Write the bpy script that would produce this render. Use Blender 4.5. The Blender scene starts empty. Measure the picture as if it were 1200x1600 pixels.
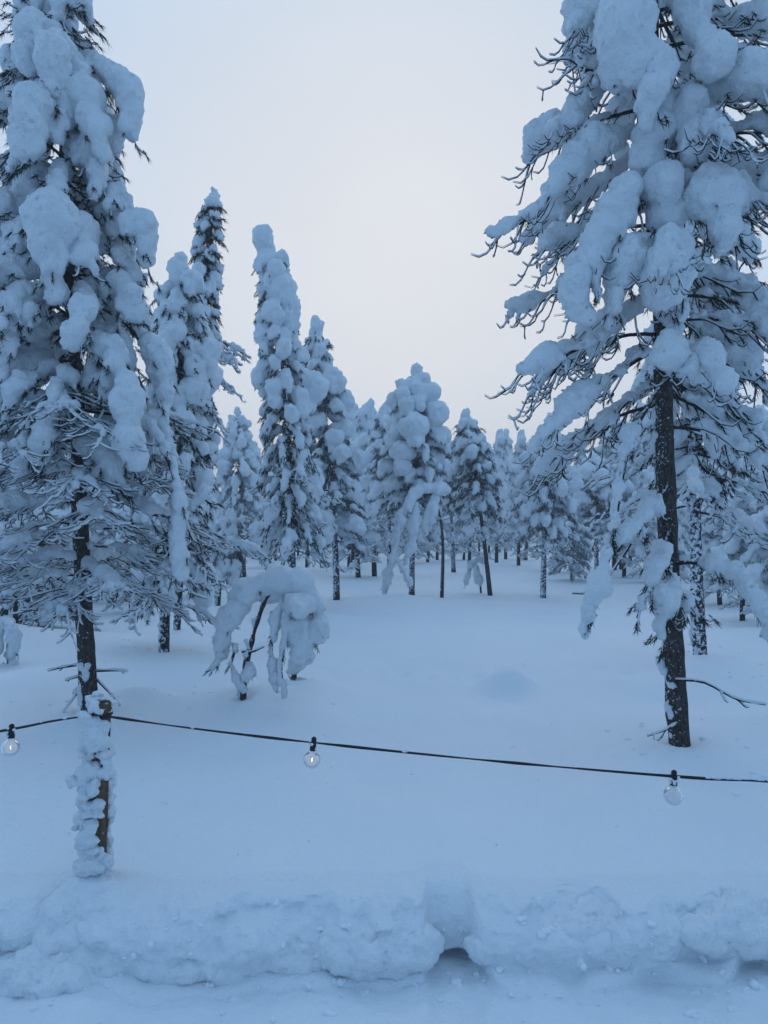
import bpy, math, random
import numpy as np
from mathutils import Vector

SC = bpy.context.scene
COL = SC.collection
RAD = math.radians

# ------------------------------------------------------------------ camera
EYE = 1.3          # metres above the snow field
FPX = 1164.0       # focal length in photo pixels (1200 x 1600)
HORIZ = 830.0      # photo row of the horizon
cam_data = bpy.data.cameras.new('camera')
cam_data.sensor_fit = 'VERTICAL'
cam_data.sensor_height = 24.0
cam_data.lens = 24.0 * FPX / 1600.0
cam_data.shift_y = (HORIZ - 800.0) / 1600.0
cam_data.clip_start = 0.05
cam_data.clip_end = 3000.0
cam = bpy.data.objects.new('camera', cam_data)
COL.objects.link(cam)
cam.location = (0, 0, EYE)
cam.rotation_euler = (RAD(90), 0, 0)
SC.camera = cam

# ------------------------------------------------------------------ sky
SUN_EL, SUN_AZ = 24.0, 2.0       # degrees; azimuth from +Y (view direction), positive to the right
world = bpy.data.worlds.new('World')
SC.world = world
world.use_nodes = True
wn, wl = world.node_tree.nodes, world.node_tree.links
wn.clear()
w_out = wn.new('ShaderNodeOutputWorld')
bg_sky = wn.new('ShaderNodeBackground'); bg_sky.inputs[1].default_value = 0.05
bg_cloud = wn.new('ShaderNodeBackground'); bg_cloud.inputs[1].default_value = 1.0
sky = wn.new('ShaderNodeTexSky'); sky.sky_type = 'NISHITA'; sky.sun_disc = False
sky.sun_elevation = RAD(SUN_EL); sky.sun_rotation = RAD(SUN_AZ)
wl.new(sky.outputs[0], bg_sky.inputs[0])
tc = wn.new('ShaderNodeTexCoord')
sep = wn.new('ShaderNodeSeparateXYZ'); wl.new(tc.outputs['Generated'], sep.inputs[0])
ramp = wn.new('ShaderNodeValToRGB')
def s2l(r, g, b):
    f = lambda c: ((c/255+0.055)/1.055)**2.4 if c > 10 else c/255/12.92
    return (f(r), f(g), f(b), 1)
# dusk under thin cloud: the light stands in front of the camera, low; away from it the sky deepens to blue
vm = wn.new('ShaderNodeVectorMath'); vm.operation = 'DOT_PRODUCT'
g = Vector((0.02, 0.95, 0.29)).normalized(); vm.inputs[1].default_value = g
wl.new(tc.outputs['Generated'], vm.inputs[0])
gr = wn.new('ShaderNodeMapRange')
gr.inputs['From Min'].default_value = -1.0; gr.inputs['From Max'].default_value = 1.0
wl.new(vm.outputs['Value'], gr.inputs[0])
cr = ramp.color_ramp; cr.interpolation = 'B_SPLINE'
cr.elements[0].position = 0.0; cr.elements[0].color = s2l(98, 129, 165)
cr.elements[1].position = 1.0; cr.elements[1].color = s2l(180, 181, 184)
for p, c in ((0.40, (116, 149, 185)), (0.66, (134, 165, 199)), (0.79, (135, 165, 199)), (0.885, (142, 166, 194)), (0.955, (162, 175, 190))):
    e = cr.elements.new(p); e.color = s2l(*c)
wl.new(gr.outputs[0], ramp.inputs[0])
# soft cloud mottling
nz = wn.new('ShaderNodeTexNoise'); nz.inputs['Scale'].default_value = 1.6; nz.inputs['Detail'].default_value = 3
mp = wn.new('ShaderNodeMapping'); mp.inputs['Scale'].default_value = (1, 1, 3.0)
wl.new(tc.outputs['Generated'], mp.inputs[0]); wl.new(mp.outputs[0], nz.inputs['Vector'])
nr = wn.new('ShaderNodeMapRange'); nr.inputs['To Min'].default_value = 0.93; nr.inputs['To Max'].default_value = 1.07
wl.new(nz.outputs[0], nr.inputs[0])
mul = wn.new('ShaderNodeVectorMath'); mul.operation = 'SCALE'
wl.new(ramp.outputs[0], mul.inputs[0]); wl.new(nr.outputs[0], mul.inputs['Scale'])
wl.new(mul.outputs[0], bg_cloud.inputs[0])
wmix = wn.new('ShaderNodeMixShader'); wmix.inputs[0].default_value = 0.96   # overcast: cloud covers nearly all of the clear sky
wl.new(bg_sky.outputs[0], wmix.inputs[1]); wl.new(bg_cloud.outputs[0], wmix.inputs[2])
wl.new(wmix.outputs[0], w_out.inputs[0])

sun_d = bpy.data.lights.new('sun', 'SUN')
sun_d.energy = 0.10; sun_d.angle = RAD(60); sun_d.color = (1.0, 0.95, 0.9)
sun = bpy.data.objects.new('sun', sun_d); COL.objects.link(sun)
sd = Vector((math.sin(RAD(SUN_AZ))*math.cos(RAD(SUN_EL)), math.cos(RAD(SUN_AZ))*math.cos(RAD(SUN_EL)), math.sin(RAD(SUN_EL))))
sun.rotation_euler = (-sd).to_track_quat('-Z', 'Y').to_euler()

vs = SC.view_settings
SC.display_settings.display_device = 'sRGB'
vs.view_transform = 'Standard'; vs.look = 'None'; vs.exposure = 0.78; vs.gamma = 1.0; vs.use_curve_mapping = False
SC.cycles.use_denoising = True
SC.cycles.max_bounces = 8
SC.cycles.diffuse_bounces = 4
SC.cycles.transparent_max_bounces = 12

# ------------------------------------------------------------------ materials
def new_mat(name):
    m = bpy.data.materials.new(name); m.use_nodes = True
    n = m.node_tree.nodes; l = m.node_tree.links
    return m, n, l, n['Principled BSDF']

def nnode(n, l, scale, detail=3, rough=0.55, vec=None):
    t = n.new('ShaderNodeTexNoise'); t.inputs['Scale'].default_value = scale
    t.inputs['Detail'].default_value = detail; t.inputs['Roughness'].default_value = rough
    if vec is not None: l.new(vec, t.inputs['Vector'])
    return t

def snow_mat(name, fine, bump, dist, spec=0.2, col=(0.79, 0.845, 0.88), sss=0.0):
    m, n, l, b = new_mat(name)
    b.inputs['Roughness'].default_value = 0.6
    b.inputs['Specular IOR Level'].default_value = spec
    geo = n.new('ShaderNodeNewGeometry')
    a = nnode(n, l, fine, 4, 0.65, geo.outputs['Position'])
    c = nnode(n, l, 1.7, 3, 0.5, geo.outputs['Position'])
    mix = n.new('ShaderNodeMixRGB')
    mix.inputs[1].default_value = (col[0]*0.96, col[1]*0.97, col[2]*0.985, 1)
    mix.inputs[2].default_value = (min(col[0]*1.04, .95), min(col[1]*1.03, .95), min(col[2]*1.015, .96), 1)
    l.new(c.outputs[0], mix.inputs[0]); l.new(mix.outputs[0], b.inputs['Base Color'])
    bp = n.new('ShaderNodeBump'); bp.inputs['Strength'].default_value = bump; bp.inputs['Distance'].default_value = dist
    a2 = nnode(n, l, fine*3.7, 3, 0.7, geo.outputs['Position'])
    ad = n.new('ShaderNodeMath'); ad.operation = 'MULTIPLY_ADD'; ad.inputs[1].default_value = 0.35
    l.new(a2.outputs[0], ad.inputs[0]); l.new(a.outputs[0], ad.inputs[2])
    l.new(ad.outputs[0], bp.inputs['Height']); l.new(bp.outputs[0], b.inputs['Normal'])
    return m

def bark_mat(name, dark, light, cover, scale, up=0.35):
    """bark with frozen snow clinging to it: patches by noise, and on faces that look up"""
    m, n, l, b = new_mat(name)
    b.inputs['Roughness'].default_value = 0.9; b.inputs['Specular IOR Level'].default_value = 0.1
    geo = n.new('ShaderNodeNewGeometry')
    mp = n.new('ShaderNodeMapping'); mp.inputs['Scale'].default_value = (1, 1, 0.35)
    l.new(geo.outputs['Position'], mp.inputs[0])
    a = nnode(n, l, scale*1.3, 4, 0.7, mp.outputs[0])
    cr_ = n.new('ShaderNodeValToRGB'); cr_.color_ramp.elements[0].color = (*dark, 1); cr_.color_ramp.elements[1].color = (*light, 1)
    cr_.color_ramp.elements[0].position = 0.35; cr_.color_ramp.elements[1].position = 0.7
    l.new(a.outputs[0], cr_.inputs[0])
    f = nnode(n, l, scale, 5, 0.7, geo.outputs['Position'])
    sp = n.new('ShaderNodeSeparateXYZ'); l.new(geo.outputs['Normal'], sp.inputs[0])
    m1 = n.new('ShaderNodeMath'); m1.operation = 'MULTIPLY_ADD'; m1.inputs[1].default_value = up; l.new(sp.outputs['Z'], m1.inputs[0]); l.new(f.outputs[0], m1.inputs[2])
    m2 = n.new('ShaderNodeMath'); m2.operation = 'MULTIPLY_ADD'; m2.inputs[1].default_value = -0.06; l.new(sp.outputs['X'], m2.inputs[0]); l.new(m1.outputs[0], m2.inputs[2])
    rg = n.new('ShaderNodeMapRange'); rg.inputs['From Min'].default_value = cover; rg.inputs['From Max'].default_value = cover+0.07
    l.new(m2.outputs[0], rg.inputs[0])
    mx = n.new('ShaderNodeMixRGB'); l.new(rg.outputs[0], mx.inputs[0]); l.new(cr_.outputs[0], mx.inputs[1]); mx.inputs[2].default_value = (0.72, 0.79, 0.87, 1)
    l.new(mx.outputs[0], b.inputs['Base Color'])
    bp = n.new('ShaderNodeBump'); bp.inputs['Strength'].default_value = 0.8; bp.inputs['Distance'].default_value = 0.012
    l.new(a.outputs[0], bp.inputs['Height']); l.new(bp.outputs[0], b.inputs['Normal'])
    return m

def flat_mat(name, col, rough=0.7, spec=0.2):
    m, n, l, b = new_mat(name)
    geo = n.new('ShaderNodeNewGeometry')
    t = nnode(n, l, 60, 3, 0.6, geo.outputs['Position'])
    mix = n.new('ShaderNodeMixRGB'); mix.inputs[1].default_value = (col[0]*.6, col[1]*.6, col[2]*.6, 1); mix.inputs[2].default_value = (col[0]*1.5, col[1]*1.5, col[2]*1.5, 1)
    l.new(t.outputs[0], mix.inputs[0]); l.new(mix.outputs[0], b.inputs['Base Color'])
    b.inputs['Roughness'].default_value = rough; b.inputs['Specular IOR Level'].default_value = spec
    return m

M = {}
M['snow'] = snow_mat('tree_snow', 42, 0.8, 0.022)
M['bank'] = snow_mat('bank_snow', 32, 0.7, 0.018, 0.35)
M['crumb'] = snow_mat('crumb_snow', 40, 0.3, 0.002)
M['field'] = snow_mat('field_snow', 30, 0.6, 0.015, 0.40)
M['bark'] = bark_mat('pine_bark', (0.024, 0.02, 0.02), (0.10, 0.082, 0.07), 0.60, 60)
M['bark_mid'] = bark_mat('frosted_bark', (0.018, 0.016, 0.016), (0.07, 0.058, 0.05), 0.50, 30)
M['twig'] = bark_mat('twig_bark', (0.02, 0.017, 0.018), (0.05, 0.042, 0.04), 0.66, 40, 0.22)
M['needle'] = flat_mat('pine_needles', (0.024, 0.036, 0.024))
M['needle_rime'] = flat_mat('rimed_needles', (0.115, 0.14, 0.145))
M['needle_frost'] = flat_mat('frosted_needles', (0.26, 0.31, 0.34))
M['black'] = flat_mat('black_rubber', (0.012, 0.013, 0.016), 0.5, 0.3)
def wood_mat():
    m, n, l, b = new_mat('weathered_wood')
    geo = n.new('ShaderNodeNewGeometry')
    mp = n.new('ShaderNodeMapping'); mp.inputs['Scale'].default_value = (1, 1, 0.08); l.new(geo.outputs['Position'], mp.inputs[0])
    a = nnode(n, l, 90, 4, 0.6, mp.outputs[0])
    c = n.new('ShaderNodeValToRGB'); c.color_ramp.elements[0].color = (0.05, 0.03, 0.018, 1); c.color_ramp.elements[1].color = (0.19, 0.115, 0.06, 1)
    c.color_ramp.elements[0].position = 0.3; c.color_ramp.elements[1].position = 0.72
    l.new(a.outputs[0], c.inputs[0])
    f = nnode(n, l, 45, 5, 0.75, geo.outputs['Position'])
    rg = n.new('ShaderNodeMapRange'); rg.inputs['From Min'].default_value = 0.60; rg.inputs['From Max'].default_value = 0.68; l.new(f.outputs[0], rg.inputs[0])
    mx = n.new('ShaderNodeMixRGB'); l.new(rg.outputs[0], mx.inputs[0]); l.new(c.outputs[0], mx.inputs[1]); mx.inputs[2].default_value = (0.6, 0.67, 0.75, 1)
    l.new(mx.outputs[0], b.inputs['Base Color']); b.inputs['Roughness'].default_value = 0.85
    bp = n.new('ShaderNodeBump'); bp.inputs['Strength'].default_value = 0.5; bp.inputs['Distance'].default_value = 0.004
    l.new(a.outputs[0], bp.inputs['Height']); l.new(bp.outputs[0], b.inputs['Normal'])
    return m
M['wood'] = wood_mat()
def glass_mat(name, t, col):
    """thin frosted bulb glass: part of the light goes straight through, the rest scatters"""
    m, n, l, b = new_mat(name)
    n.remove(b)
    out = n['Material Output']
    tr = n.new('ShaderNodeBsdfTransparent'); df = n.new('ShaderNodeBsdfDiffuse'); df.inputs[0].default_value = (*col, 1)
    tl = n.new('ShaderNodeBsdfTranslucent'); tl.inputs[0].default_value = (*col, 1)
    gl = n.new('ShaderNodeBsdfGlossy'); gl.inputs['Roughness'].default_value = 0.12
    fr = n.new('ShaderNodeFresnel'); fr.inputs[0].default_value = 1.45
    a = n.new('ShaderNodeMixShader'); a.inputs[0].default_value = 0.5; l.new(df.outputs[0], a.inputs[1]); l.new(tl.outputs[0], a.inputs[2])
    c = n.new('ShaderNodeMixShader'); c.inputs[0].default_value = 1-t; l.new(tr.outputs[0], c.inputs[1]); l.new(a.outputs[0], c.inputs[2])
    d = n.new('ShaderNodeMixShader'); l.new(fr.outputs[0], d.inputs[0]); l.new(c.outputs[0], d.inputs[1]); l.new(gl.outputs[0], d.inputs[2])
    l.new(d.outputs[0], out.inputs[0])
    return m
M['glass'] = glass_mat('bulb_glass', 0.22, (0.90, 0.88, 0.85))
M['glass_frost'] = glass_mat('frosted_bulb_glass', 0.15, (0.88, 0.88, 0.87))
def emit_mat():
    m, n, l, b = new_mat('glowing_filament')
    b.inputs['Base Color'].default_value = (0.1, 0.08, 0.05, 1)
    b.inputs['Emission Color'].default_value = (1.0, 0.72, 0.42, 1); b.inputs['Emission Strength'].default_value = 9.0
    return m
M['filament'] = emit_mat()
M['filament_off'] = flat_mat('cold_filament', (0.2, 0.19, 0.18))

# ------------------------------------------------------------------ mesh tools
def hash3(ix, iy, iz, seed):
    h = (ix*374761393 + iy*668265263 + iz*2147483647 + seed*1274126177) & 0xFFFFFFFF
    h = ((h ^ (h >> 13)) * 1274126177) & 0xFFFFFFFF
    h = ((h ^ (h >> 16)) * 2246822519) & 0xFFFFFFFF
    return ((h ^ (h >> 15)) & 0xFFFF) / 32767.5 - 1.0

def vnoise(P, freq, seed=0):
    """smooth value noise in -1..1 for an (n,3) array"""
    Q = P*freq
    I = np.floor(Q).astype(np.int64); F = Q-I
    U = F*F*F*(F*(F*6-15)+10)
    r = 0
    for dx in (0, 1):
        wx = U[:, 0] if dx else 1-U[:, 0]
        for dy in (0, 1):
            wy = U[:, 1] if dy else 1-U[:, 1]
            for dz in (0, 1):
                wz = U[:, 2] if dz else 1-U[:, 2]
                r = r + wx*wy*wz*hash3(I[:, 0]+dx, I[:, 1]+dy, I[:, 2]+dz, seed)
    return r

def mesh_np(name, V, F, mat, smooth=True):
    """F: list of (m,k) int arrays, k = 3 or 4"""
    me = bpy.data.meshes.new(name)
    V = np.asarray(V, dtype=np.float32)
    F = [np.asarray(f, dtype=np.int32) for f in F if len(f)]
    me.vertices.add(len(V)); me.vertices.foreach_set('co', V.ravel())
    tot = sum(f.size for f in F); npoly = sum(len(f) for f in F)
    me.loops.add(tot); me.polygons.add(npoly)
    me.loops.foreach_set('vertex_index', np.concatenate([f.ravel() for f in F]))
    ks = np.concatenate([np.full(len(f), f.shape[1], dtype=np.int32) for f in F])
    st = np.concatenate([[0], np.cumsum(ks)[:-1]]).astype(np.int32)
    me.polygons.foreach_set('loop_start', st)
    me.update(calc_edges=True)
    if smooth: me.shade_smooth()
    else: me.shade_flat()
    me.materials.append(M[mat] if isinstance(mat, str) else mat)
    return me

def link(name, me, parent=None):
    o = bpy.data.objects.new(name, me); COL.objects.link(o)
    if parent is not None: o.parent = parent
    return o

def empty(name, loc):
    o = bpy.data.objects.new(name, None); COL.objects.link(o); o.location = loc; o.empty_display_size = 0.2
    return o

def tag(o, label=None, cat=None, group=None, kind=None):
    if label: o['label'] = label
    if cat: o['category'] = cat
    if group: o['group'] = group
    if kind: o['kind'] = kind
    return o

def norm(v):
    return v/(np.sqrt((v*v).sum(-1, keepdims=True))+1e-9)

def tang(P):
    D = np.empty_like(P); D[1:-1] = P[2:]-P[:-2]; D[0] = P[1]-P[0]; D[-1] = P[-1]-P[-2]
    return norm(D)
def cross(a, b):
    return np.stack([a[..., 1]*b[..., 2]-a[..., 2]*b[..., 1], a[..., 2]*b[..., 0]-a[..., 0]*b[..., 2], a[..., 0]*b[..., 1]-a[..., 1]*b[..., 0]], -1)
def tube(P, R, k=5, phase=0.0):
    P = np.asarray(P, float); R = np.asarray(R, float); n = len(P)
    T = tang(P)
    if abs(T[:, 2]).mean() < 0.8: A = np.stack([T[:, 1], -T[:, 0], np.zeros(n)], -1)
    else: A = np.stack([np.zeros(n), T[:, 2], -T[:, 1]], -1)
    A = norm(A); B = cross(T, A)
    th = np.arange(k)*2*math.pi/k+phase
    V = P[:, None, :] + R[:, None, None]*(np.cos(th)[None, :, None]*A[:, None, :]+np.sin(th)[None, :, None]*B[:, None, :])
    V = V.reshape(-1, 3)
    i = np.arange(n-1)[:, None]*k; j = np.arange(k)[None, :]; j2 = (j+1) % k
    Q = np.stack([i+j, i+j2, i+k+j2, i+k+j], -1).reshape(-1, 4)
    V = np.vstack([V, P[-1:]+T[-1:]*R[-1], P[:1]])
    a = n*k
    e = (n-1)*k
    jj = np.arange(k)
    tri = np.vstack([np.stack([e+jj, e+(jj+1) % k, np.full(k, a)], -1), np.stack([(jj+1) % k, jj, np.full(k, a+1)], -1)])
    return V, Q, tri

class Geo:
    def __init__(s): s.V = []; s.Q = []; s.T = []; s.n = 0
    def add(s, V, Q=None, T=None):
        if Q is not None and len(Q): s.Q.append(np.asarray(Q)+s.n)
        if T is not None and len(T): s.T.append(np.asarray(T)+s.n)
        s.V.append(np.asarray(V, float)); s.n += len(V)
    def tube(s, P, R, k=5, phase=0.0): s.add(*tube(P, R, k, phase))
    def mesh(s, name, mat, smooth=True):
        if not s.V: return None
        F = []
        if s.Q: F.append(np.vstack(s.Q))
        if s.T: F.append(np.vstack(s.T))
        return mesh_np(name, np.vstack(s.V), F, mat, smooth)

def ico1():
    import bmesh
    bm = bmesh.new(); bmesh.ops.create_icosphere(bm, subdivisions=2, radius=1.0)
    V = np.array([v.co[:] for v in bm.verts]); F = np.array([[v.index for v in f.verts] for f in bm.faces]); bm.free()
    return V, F
ICO_V, ICO_F = ico1()

def spheres_geo(S):
    """S: list of (x,y,z, rx, ry, rz) ellipsoids -> verts, tris"""
    S = np.asarray(S, float)
    V = (ICO_V[None]*S[:, None, 3:6]+S[:, None, :3]).reshape(-1, 3)
    F = (ICO_F[None]+(np.arange(len(S))*len(ICO_V))[:, None, None]).reshape(-1, 3)
    return V, F

def remesh_batch(items, smooth=2):
    """items: list of (V, F, voxel); fuses overlapping closed shells into one skin each; returns (V, N, quads)"""
    obs = []
    tmp = bpy.data.scenes.new('fusing')
    for V, F, vox in items:
        me = mesh_np('shell', V, [F], 'snow', False)
        o = bpy.data.objects.new('shell', me); tmp.collection.objects.link(o)
        m = o.modifiers.new('r', 'REMESH'); m.mode = 'VOXEL'; m.voxel_size = vox; m.adaptivity = 0.0
        if smooth:
            m = o.modifiers.new('s', 'SMOOTH'); m.factor = 0.5; m.iterations = smooth
        obs.append(o)
    tmp.view_layers[0].update(); dg = tmp.view_layers[0].depsgraph
    out = []
    for o in obs:
        ev = o.evaluated_get(dg); me = ev.to_mesh()
        nv = len(me.vertices); V = np.empty(nv*3, np.float32); me.vertices.foreach_get('co', V)
        N = np.empty(nv*3, np.float32); me.vertex_normals.foreach_get('vector', N)
        nl = len(me.loops); L = np.empty(nl, np.int32); me.loops.foreach_get('vertex_index', L)
        out.append((V.reshape(-1, 3).astype(float), N.reshape(-1, 3).astype(float), L.reshape(-1, 4)))
        ev.to_mesh_clear()
    for o in obs:
        me = o.data; bpy.data.objects.remove(o); bpy.data.meshes.remove(me)
    bpy.data.scenes.remove(tmp)
    return out

GR = np.random.RandomState(9)
def fluff(V, N, off, amps, grain=0.0):
    if grain: V = V + N*(GR.random_sample(len(V))**2*grain*1.6)[:, None] + GR.normal(size=V.shape)*grain*0.25
    for f, a, sd_ in amps:
        V = V + N*(vnoise(V+off, f, sd_)*a)[:, None]
    return V

# ------------------------------------------------------------------ the ground
def P3(px, py, d):
    return np.array([(px-600.0)/FPX*d, d, EYE+(HORIZ-py)/FPX*d])

MOUNDS = [  # photo px, row, height, radius (m)
    (795, 1078, 0.20, 0.22), (60, 1075, 0.16, 0.55), (205, 1100, 0.10, 0.22), (240, 1105, 0.06, 0.22), (150, 1135, 0.09, 0.35),
    (10, 1010, 0.25, 0.9), (1120, 1060, 0.10, 0.5), (1190, 1150, 0.08, 0.6), (1064, 1185, 0.05, 0.3), (330, 960, 0.12, 0.9),
    (420, 1095, 0.06, 0.5), (520, 1085, 0.05, 0.35), (620, 945, 0.12, 0.7), (1000, 1060, 0.05, 0.5)]
COLLARS = [((px-600)/FPX*d, d, r) for px, d, r in ((142, 5.0, .07), (1064, 4.35, .075), (1096, 7.2, .09), (255, 7.9, .08), (379, 5.4, .04), (460, 6.0, .04), (643, 14.6, .1), (767, 15.6, .1), (848, 15.3, .1), (338, 13, .1), (526, 13.6, .1))]
def ground_z(x, y):
    x = np.atleast_1d(np.asarray(x, float)); y = np.atleast_1d(np.asarray(y, float))
    P = np.stack([x, y, np.zeros_like(x)], -1)
    far = np.clip((y-3.2)/6, 0, 1)
    z = vnoise(P, 0.22, 3)*0.10*far + vnoise(P, 0.7, 5)*0.035*np.clip((y-3.0)/3, 0, 1) + vnoise(P, 1.1, 7)*0.034*np.clip((y-3.1)/1.5, 0, 1) + vnoise(P, 2.3, 8)*0.022*np.clip((y-2.9)/1.0, .3, 1) + vnoise(P, 6.0, 9)*0.0042 + vnoise(P, 17.0, 10)*0.0014
    z = z + np.clip(np.abs(x)/np.maximum(y, 4)-0.25, 0, 1)*0.25*np.clip((y-4)/6, 0, 1)
    for tx, ty, tr in COLLARS:
        q = (x-tx)**2+(y-ty)**2
        z = z+0.06*np.exp(-q/(tr*4.5)**2)-0.075*np.exp(-q/(tr*2.1)**2)
    for px, py, h, r in MOUNDS:
        d = EYE*FPX/(py-HORIZ); mx = (px-600)/FPX*d
        q = ((x-mx)**2+(y-d)**2)/(r*r)
        z = z+h*np.exp(-q)
    # an old animal track, half filled by drift
    for k in range(16):
        tx = -0.5+k*0.22; ty = 6.75+0.25*math.sin(k*0.9)+0.06*(k % 2)
        z = z-0.035*np.exp(-(((x-tx)/0.07)**2+((y-ty)/0.10)**2))
    return z
def gz(x, y): return float(ground_z(x, y)[0])

def build_ground():
    NC = 430
    u = np.linspace(-1, 1, NC)
    rows = []          # each row: (x, y, z) arrays
    def wid(y): return 2.08+0.66*np.maximum(y-2.97, 0)+0.004*np.maximum(y-30, 0)**1.6
    pxs = lambda x: x/2.65*FPX+600      # photo column on the bank face
    def gauss(a, c, s): return np.exp(-((a-c)/s)**2)
    def box(a, lo, hi, s): return 1/(1+np.exp(-(a-lo)/s))*1/(1+np.exp((a-hi)/s))
    xb = u*wid(2.6)
    c = pxs(xb)
    X3 = np.stack([xb, np.zeros(NC), np.zeros(NC)], -1)
    n1 = vnoise(X3, 1.6, 21); n2 = vnoise(X3, 5.0, 22); n3 = vnoise(X3, 14.0, 23)
    notch = box(c, 668, 742, 3)
    notch2 = box(c, 1052, 1120, 9)*0.8
    leftgap = box(c, 62, 122, 8)
    E = 2.80+0.03*n1+0.02*n2+0.09*notch+0.03*leftgap                    # top edge
    Fo = 2.585+0.03*n1+0.025*n2+0.012*n3+0.12*notch+0.07*notch2+0.13*leftgap  # foot of the face
    zf = -0.275+0.02*n1+0.015*n2-0.02*notch+0.03*box(c, 780, 980, 20)
    U = -0.09+0.19*box(c, 690, 760, 6)+0.16*box(c, 985, 1050, 16)+0.19*box(c, 1145, 1215, 14)+0.07*box(c, 540, 660, 24)+0.06*box(c, 300, 400, 24)+0.17*box(c, 100, 140, 10)+0.02*n2
    hU = 0.035+0.02*box(c, 690, 760, 6)*(0.8+0.4*n3)+0.03*gauss(c, 1030, 36)+0.035*gauss(c, 1155, 30)-0.022*box(c, 540, 670, 14)-0.022*box(c, 300, 400, 20)-0.02*gauss(c, 882, 18)+0.03*gauss(c, 120, 18)
    hU = np.maximum(hU+0.006*n3, 0.006)
    # trodden path floor, behind the camera up to the back of the hollow under the lip
    for y0 in np.concatenate([np.linspace(-40, -4, 6), np.linspace(-3, 1.6, 8), np.linspace(1.75, 2.4, 34)]):
        x = u*wid(2.6)*(1 if y0 > -3.5 else 4+abs(y0)*0.8)
        Pn = np.stack([x, np.full(NC, y0), np.zeros(NC)], -1)
        z = zf*0+(-0.30)+0.02*vnoise(Pn, 2.0, 31)+0.014*vnoise(Pn, 7.0, 32)+0.006*vnoise(Pn, 22.0, 33)
        k = np.clip((y0-2.0)/0.4, 0, 1)
        rows.append((x, np.full(NC, y0), z*(1-k)+(zf-0.01+0.014*vnoise(Pn, 7.0, 32)+0.006*vnoise(Pn, 22.0, 33))*k))
    for t in np.linspace(0.08, 1, 18):
        y = 2.4+(Fo+U-2.4)*t
        Pn = np.stack([xb, y, np.zeros(NC)], -1)
        spill = 0.035*box(c, 780, 960, 40)*t*t+0.03*box(c, 60, 130, 20)*t+0.02*vnoise(Pn, 4.0, 36)*t
        rows.append((xb, y, zf-0.01+0.014*vnoise(Pn, 7.0, 32)*(1-t*.6)+0.006*vnoise(Pn, 22.0, 33)+spill))
    n_last = len(rows)-1
    for t in np.linspace(0.1, 1, 14):      # underside of the lip
        y = Fo+U*(1-t**1.7)
        zl = rows[n_last][2]
        z = zl+(zf+hU-zl)*np.sin(t*math.pi/2)
        rows.append((xb, y, z))
    # the broken face
    zt = ground_z(xb, E+0.02)-0.012
    for t in np.linspace(0.015, 1, 62):
        s = t
        yy = Fo+(E-Fo)*(s**2.2)
        zz = zf+hU+(zt-zf-hU)*(1-(1-s)**1.5) if False else zf+hU+(zt-zf-hU)*np.sin(s*math.pi/2)**0.9
        P_ = np.stack([xb, yy*0.5, zz], -1)
        w = math.sin(math.pi*min(1, s*1.02))**0.6
        blk = 1-2*np.abs(vnoise(P_*np.array([1, 1, 1.6]), 4.4, 41))
        dy = w*(0.045*vnoise(P_, 3.0, 42)+0.030*blk+0.034*vnoise(P_, 9.0, 43)+0.030*np.abs(vnoise(P_, 15.0, 47))+0.013*vnoise(P_, 26.0, 44)+0.010*vnoise(P_, 52.0, 45))
        # round swollen lower lip
        dy = dy-0.05*math.sin(math.pi*min(1, s*1.9))*(s < 0.53)*(1-notch)*(0.6+0.6*n2)
        dy = dy*(1-0.75*notch)
        rows.append((xb, yy+dy, zz+w*0.008*vnoise(P_, 12.0, 46)))
    nbank = len(rows)+2
    ys = np.concatenate([np.linspace(0.02, 0.6, 24)**1.15])
    for k, q in enumerate(ys):
        y = E+q
        x = u*wid(y)
        f = min(1, q/0.5)
        z = ground_z(x, y)
        z = z*(1)+(-0.012)*(1-f)
        if k < 6:
            P_ = np.stack([x, y, z], -1); z = z+0.006*vnoise(P_, 10.0, 44)*(1-k/6)
        rows.append((x, y, z))
    y0 = E+ys[-1]
    q = 0.0
    step = 0.03
    while True:
        q += step; step *= 1.0235
        yb = 3.4+q
        k = np.clip(q/2.0, 0, 1)
        y = y0*(1-k)+3.4*k+q
        x = u*wid(y)*1.0
        rows.append((x, y, ground_z(x, y)))
        if yb > 900: break
    V = np.stack([np.stack(r, -1) for r in rows])            # (R, NC, 3)
    R = len(rows)
    # post mound of snow at the fence post
    # normals of the whole sheet, so that bank and field shade as one
    du = np.gradient(V, axis=1); dv = np.gradient(V, axis=0)
    N = norm(np.cross(du, dv))
    def part(name, r0, r1):
        VV = V[r0:r1+1].reshape(-1, 3); NN = N[r0:r1+1].reshape(-1, 3)
        i = np.arange(r1-r0)[:, None]*NC; j = np.arange(NC-1)[None]
        Q = np.stack([i+j, i+j+1, i+NC+j+1, i+NC+j], -1).reshape(-1, 4)
        me = mesh_np(name, VV, [Q], 'bank' if name == 'snow_bank' else 'field')
        me.normals_split_custom_set_from_vertices(NN.astype(np.float32).tolist())
        return tag(link(name, me), kind='structure')
    n_floor = 6+8+34+10
    a = part('snow_path', 0, n_floor)
    b = part('snow_bank', n_floor, nbank)
    c_ = part('snow_ground', nbank, R-1)
    tag(a, 'trodden blue snow of the path below the cut bank', 'path')
    tag(b, 'low broken bank of cut snow along the path', 'snow bank')
    tag(c_, 'smooth untouched snow field running back to the trees', 'ground')
build_ground()

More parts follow.
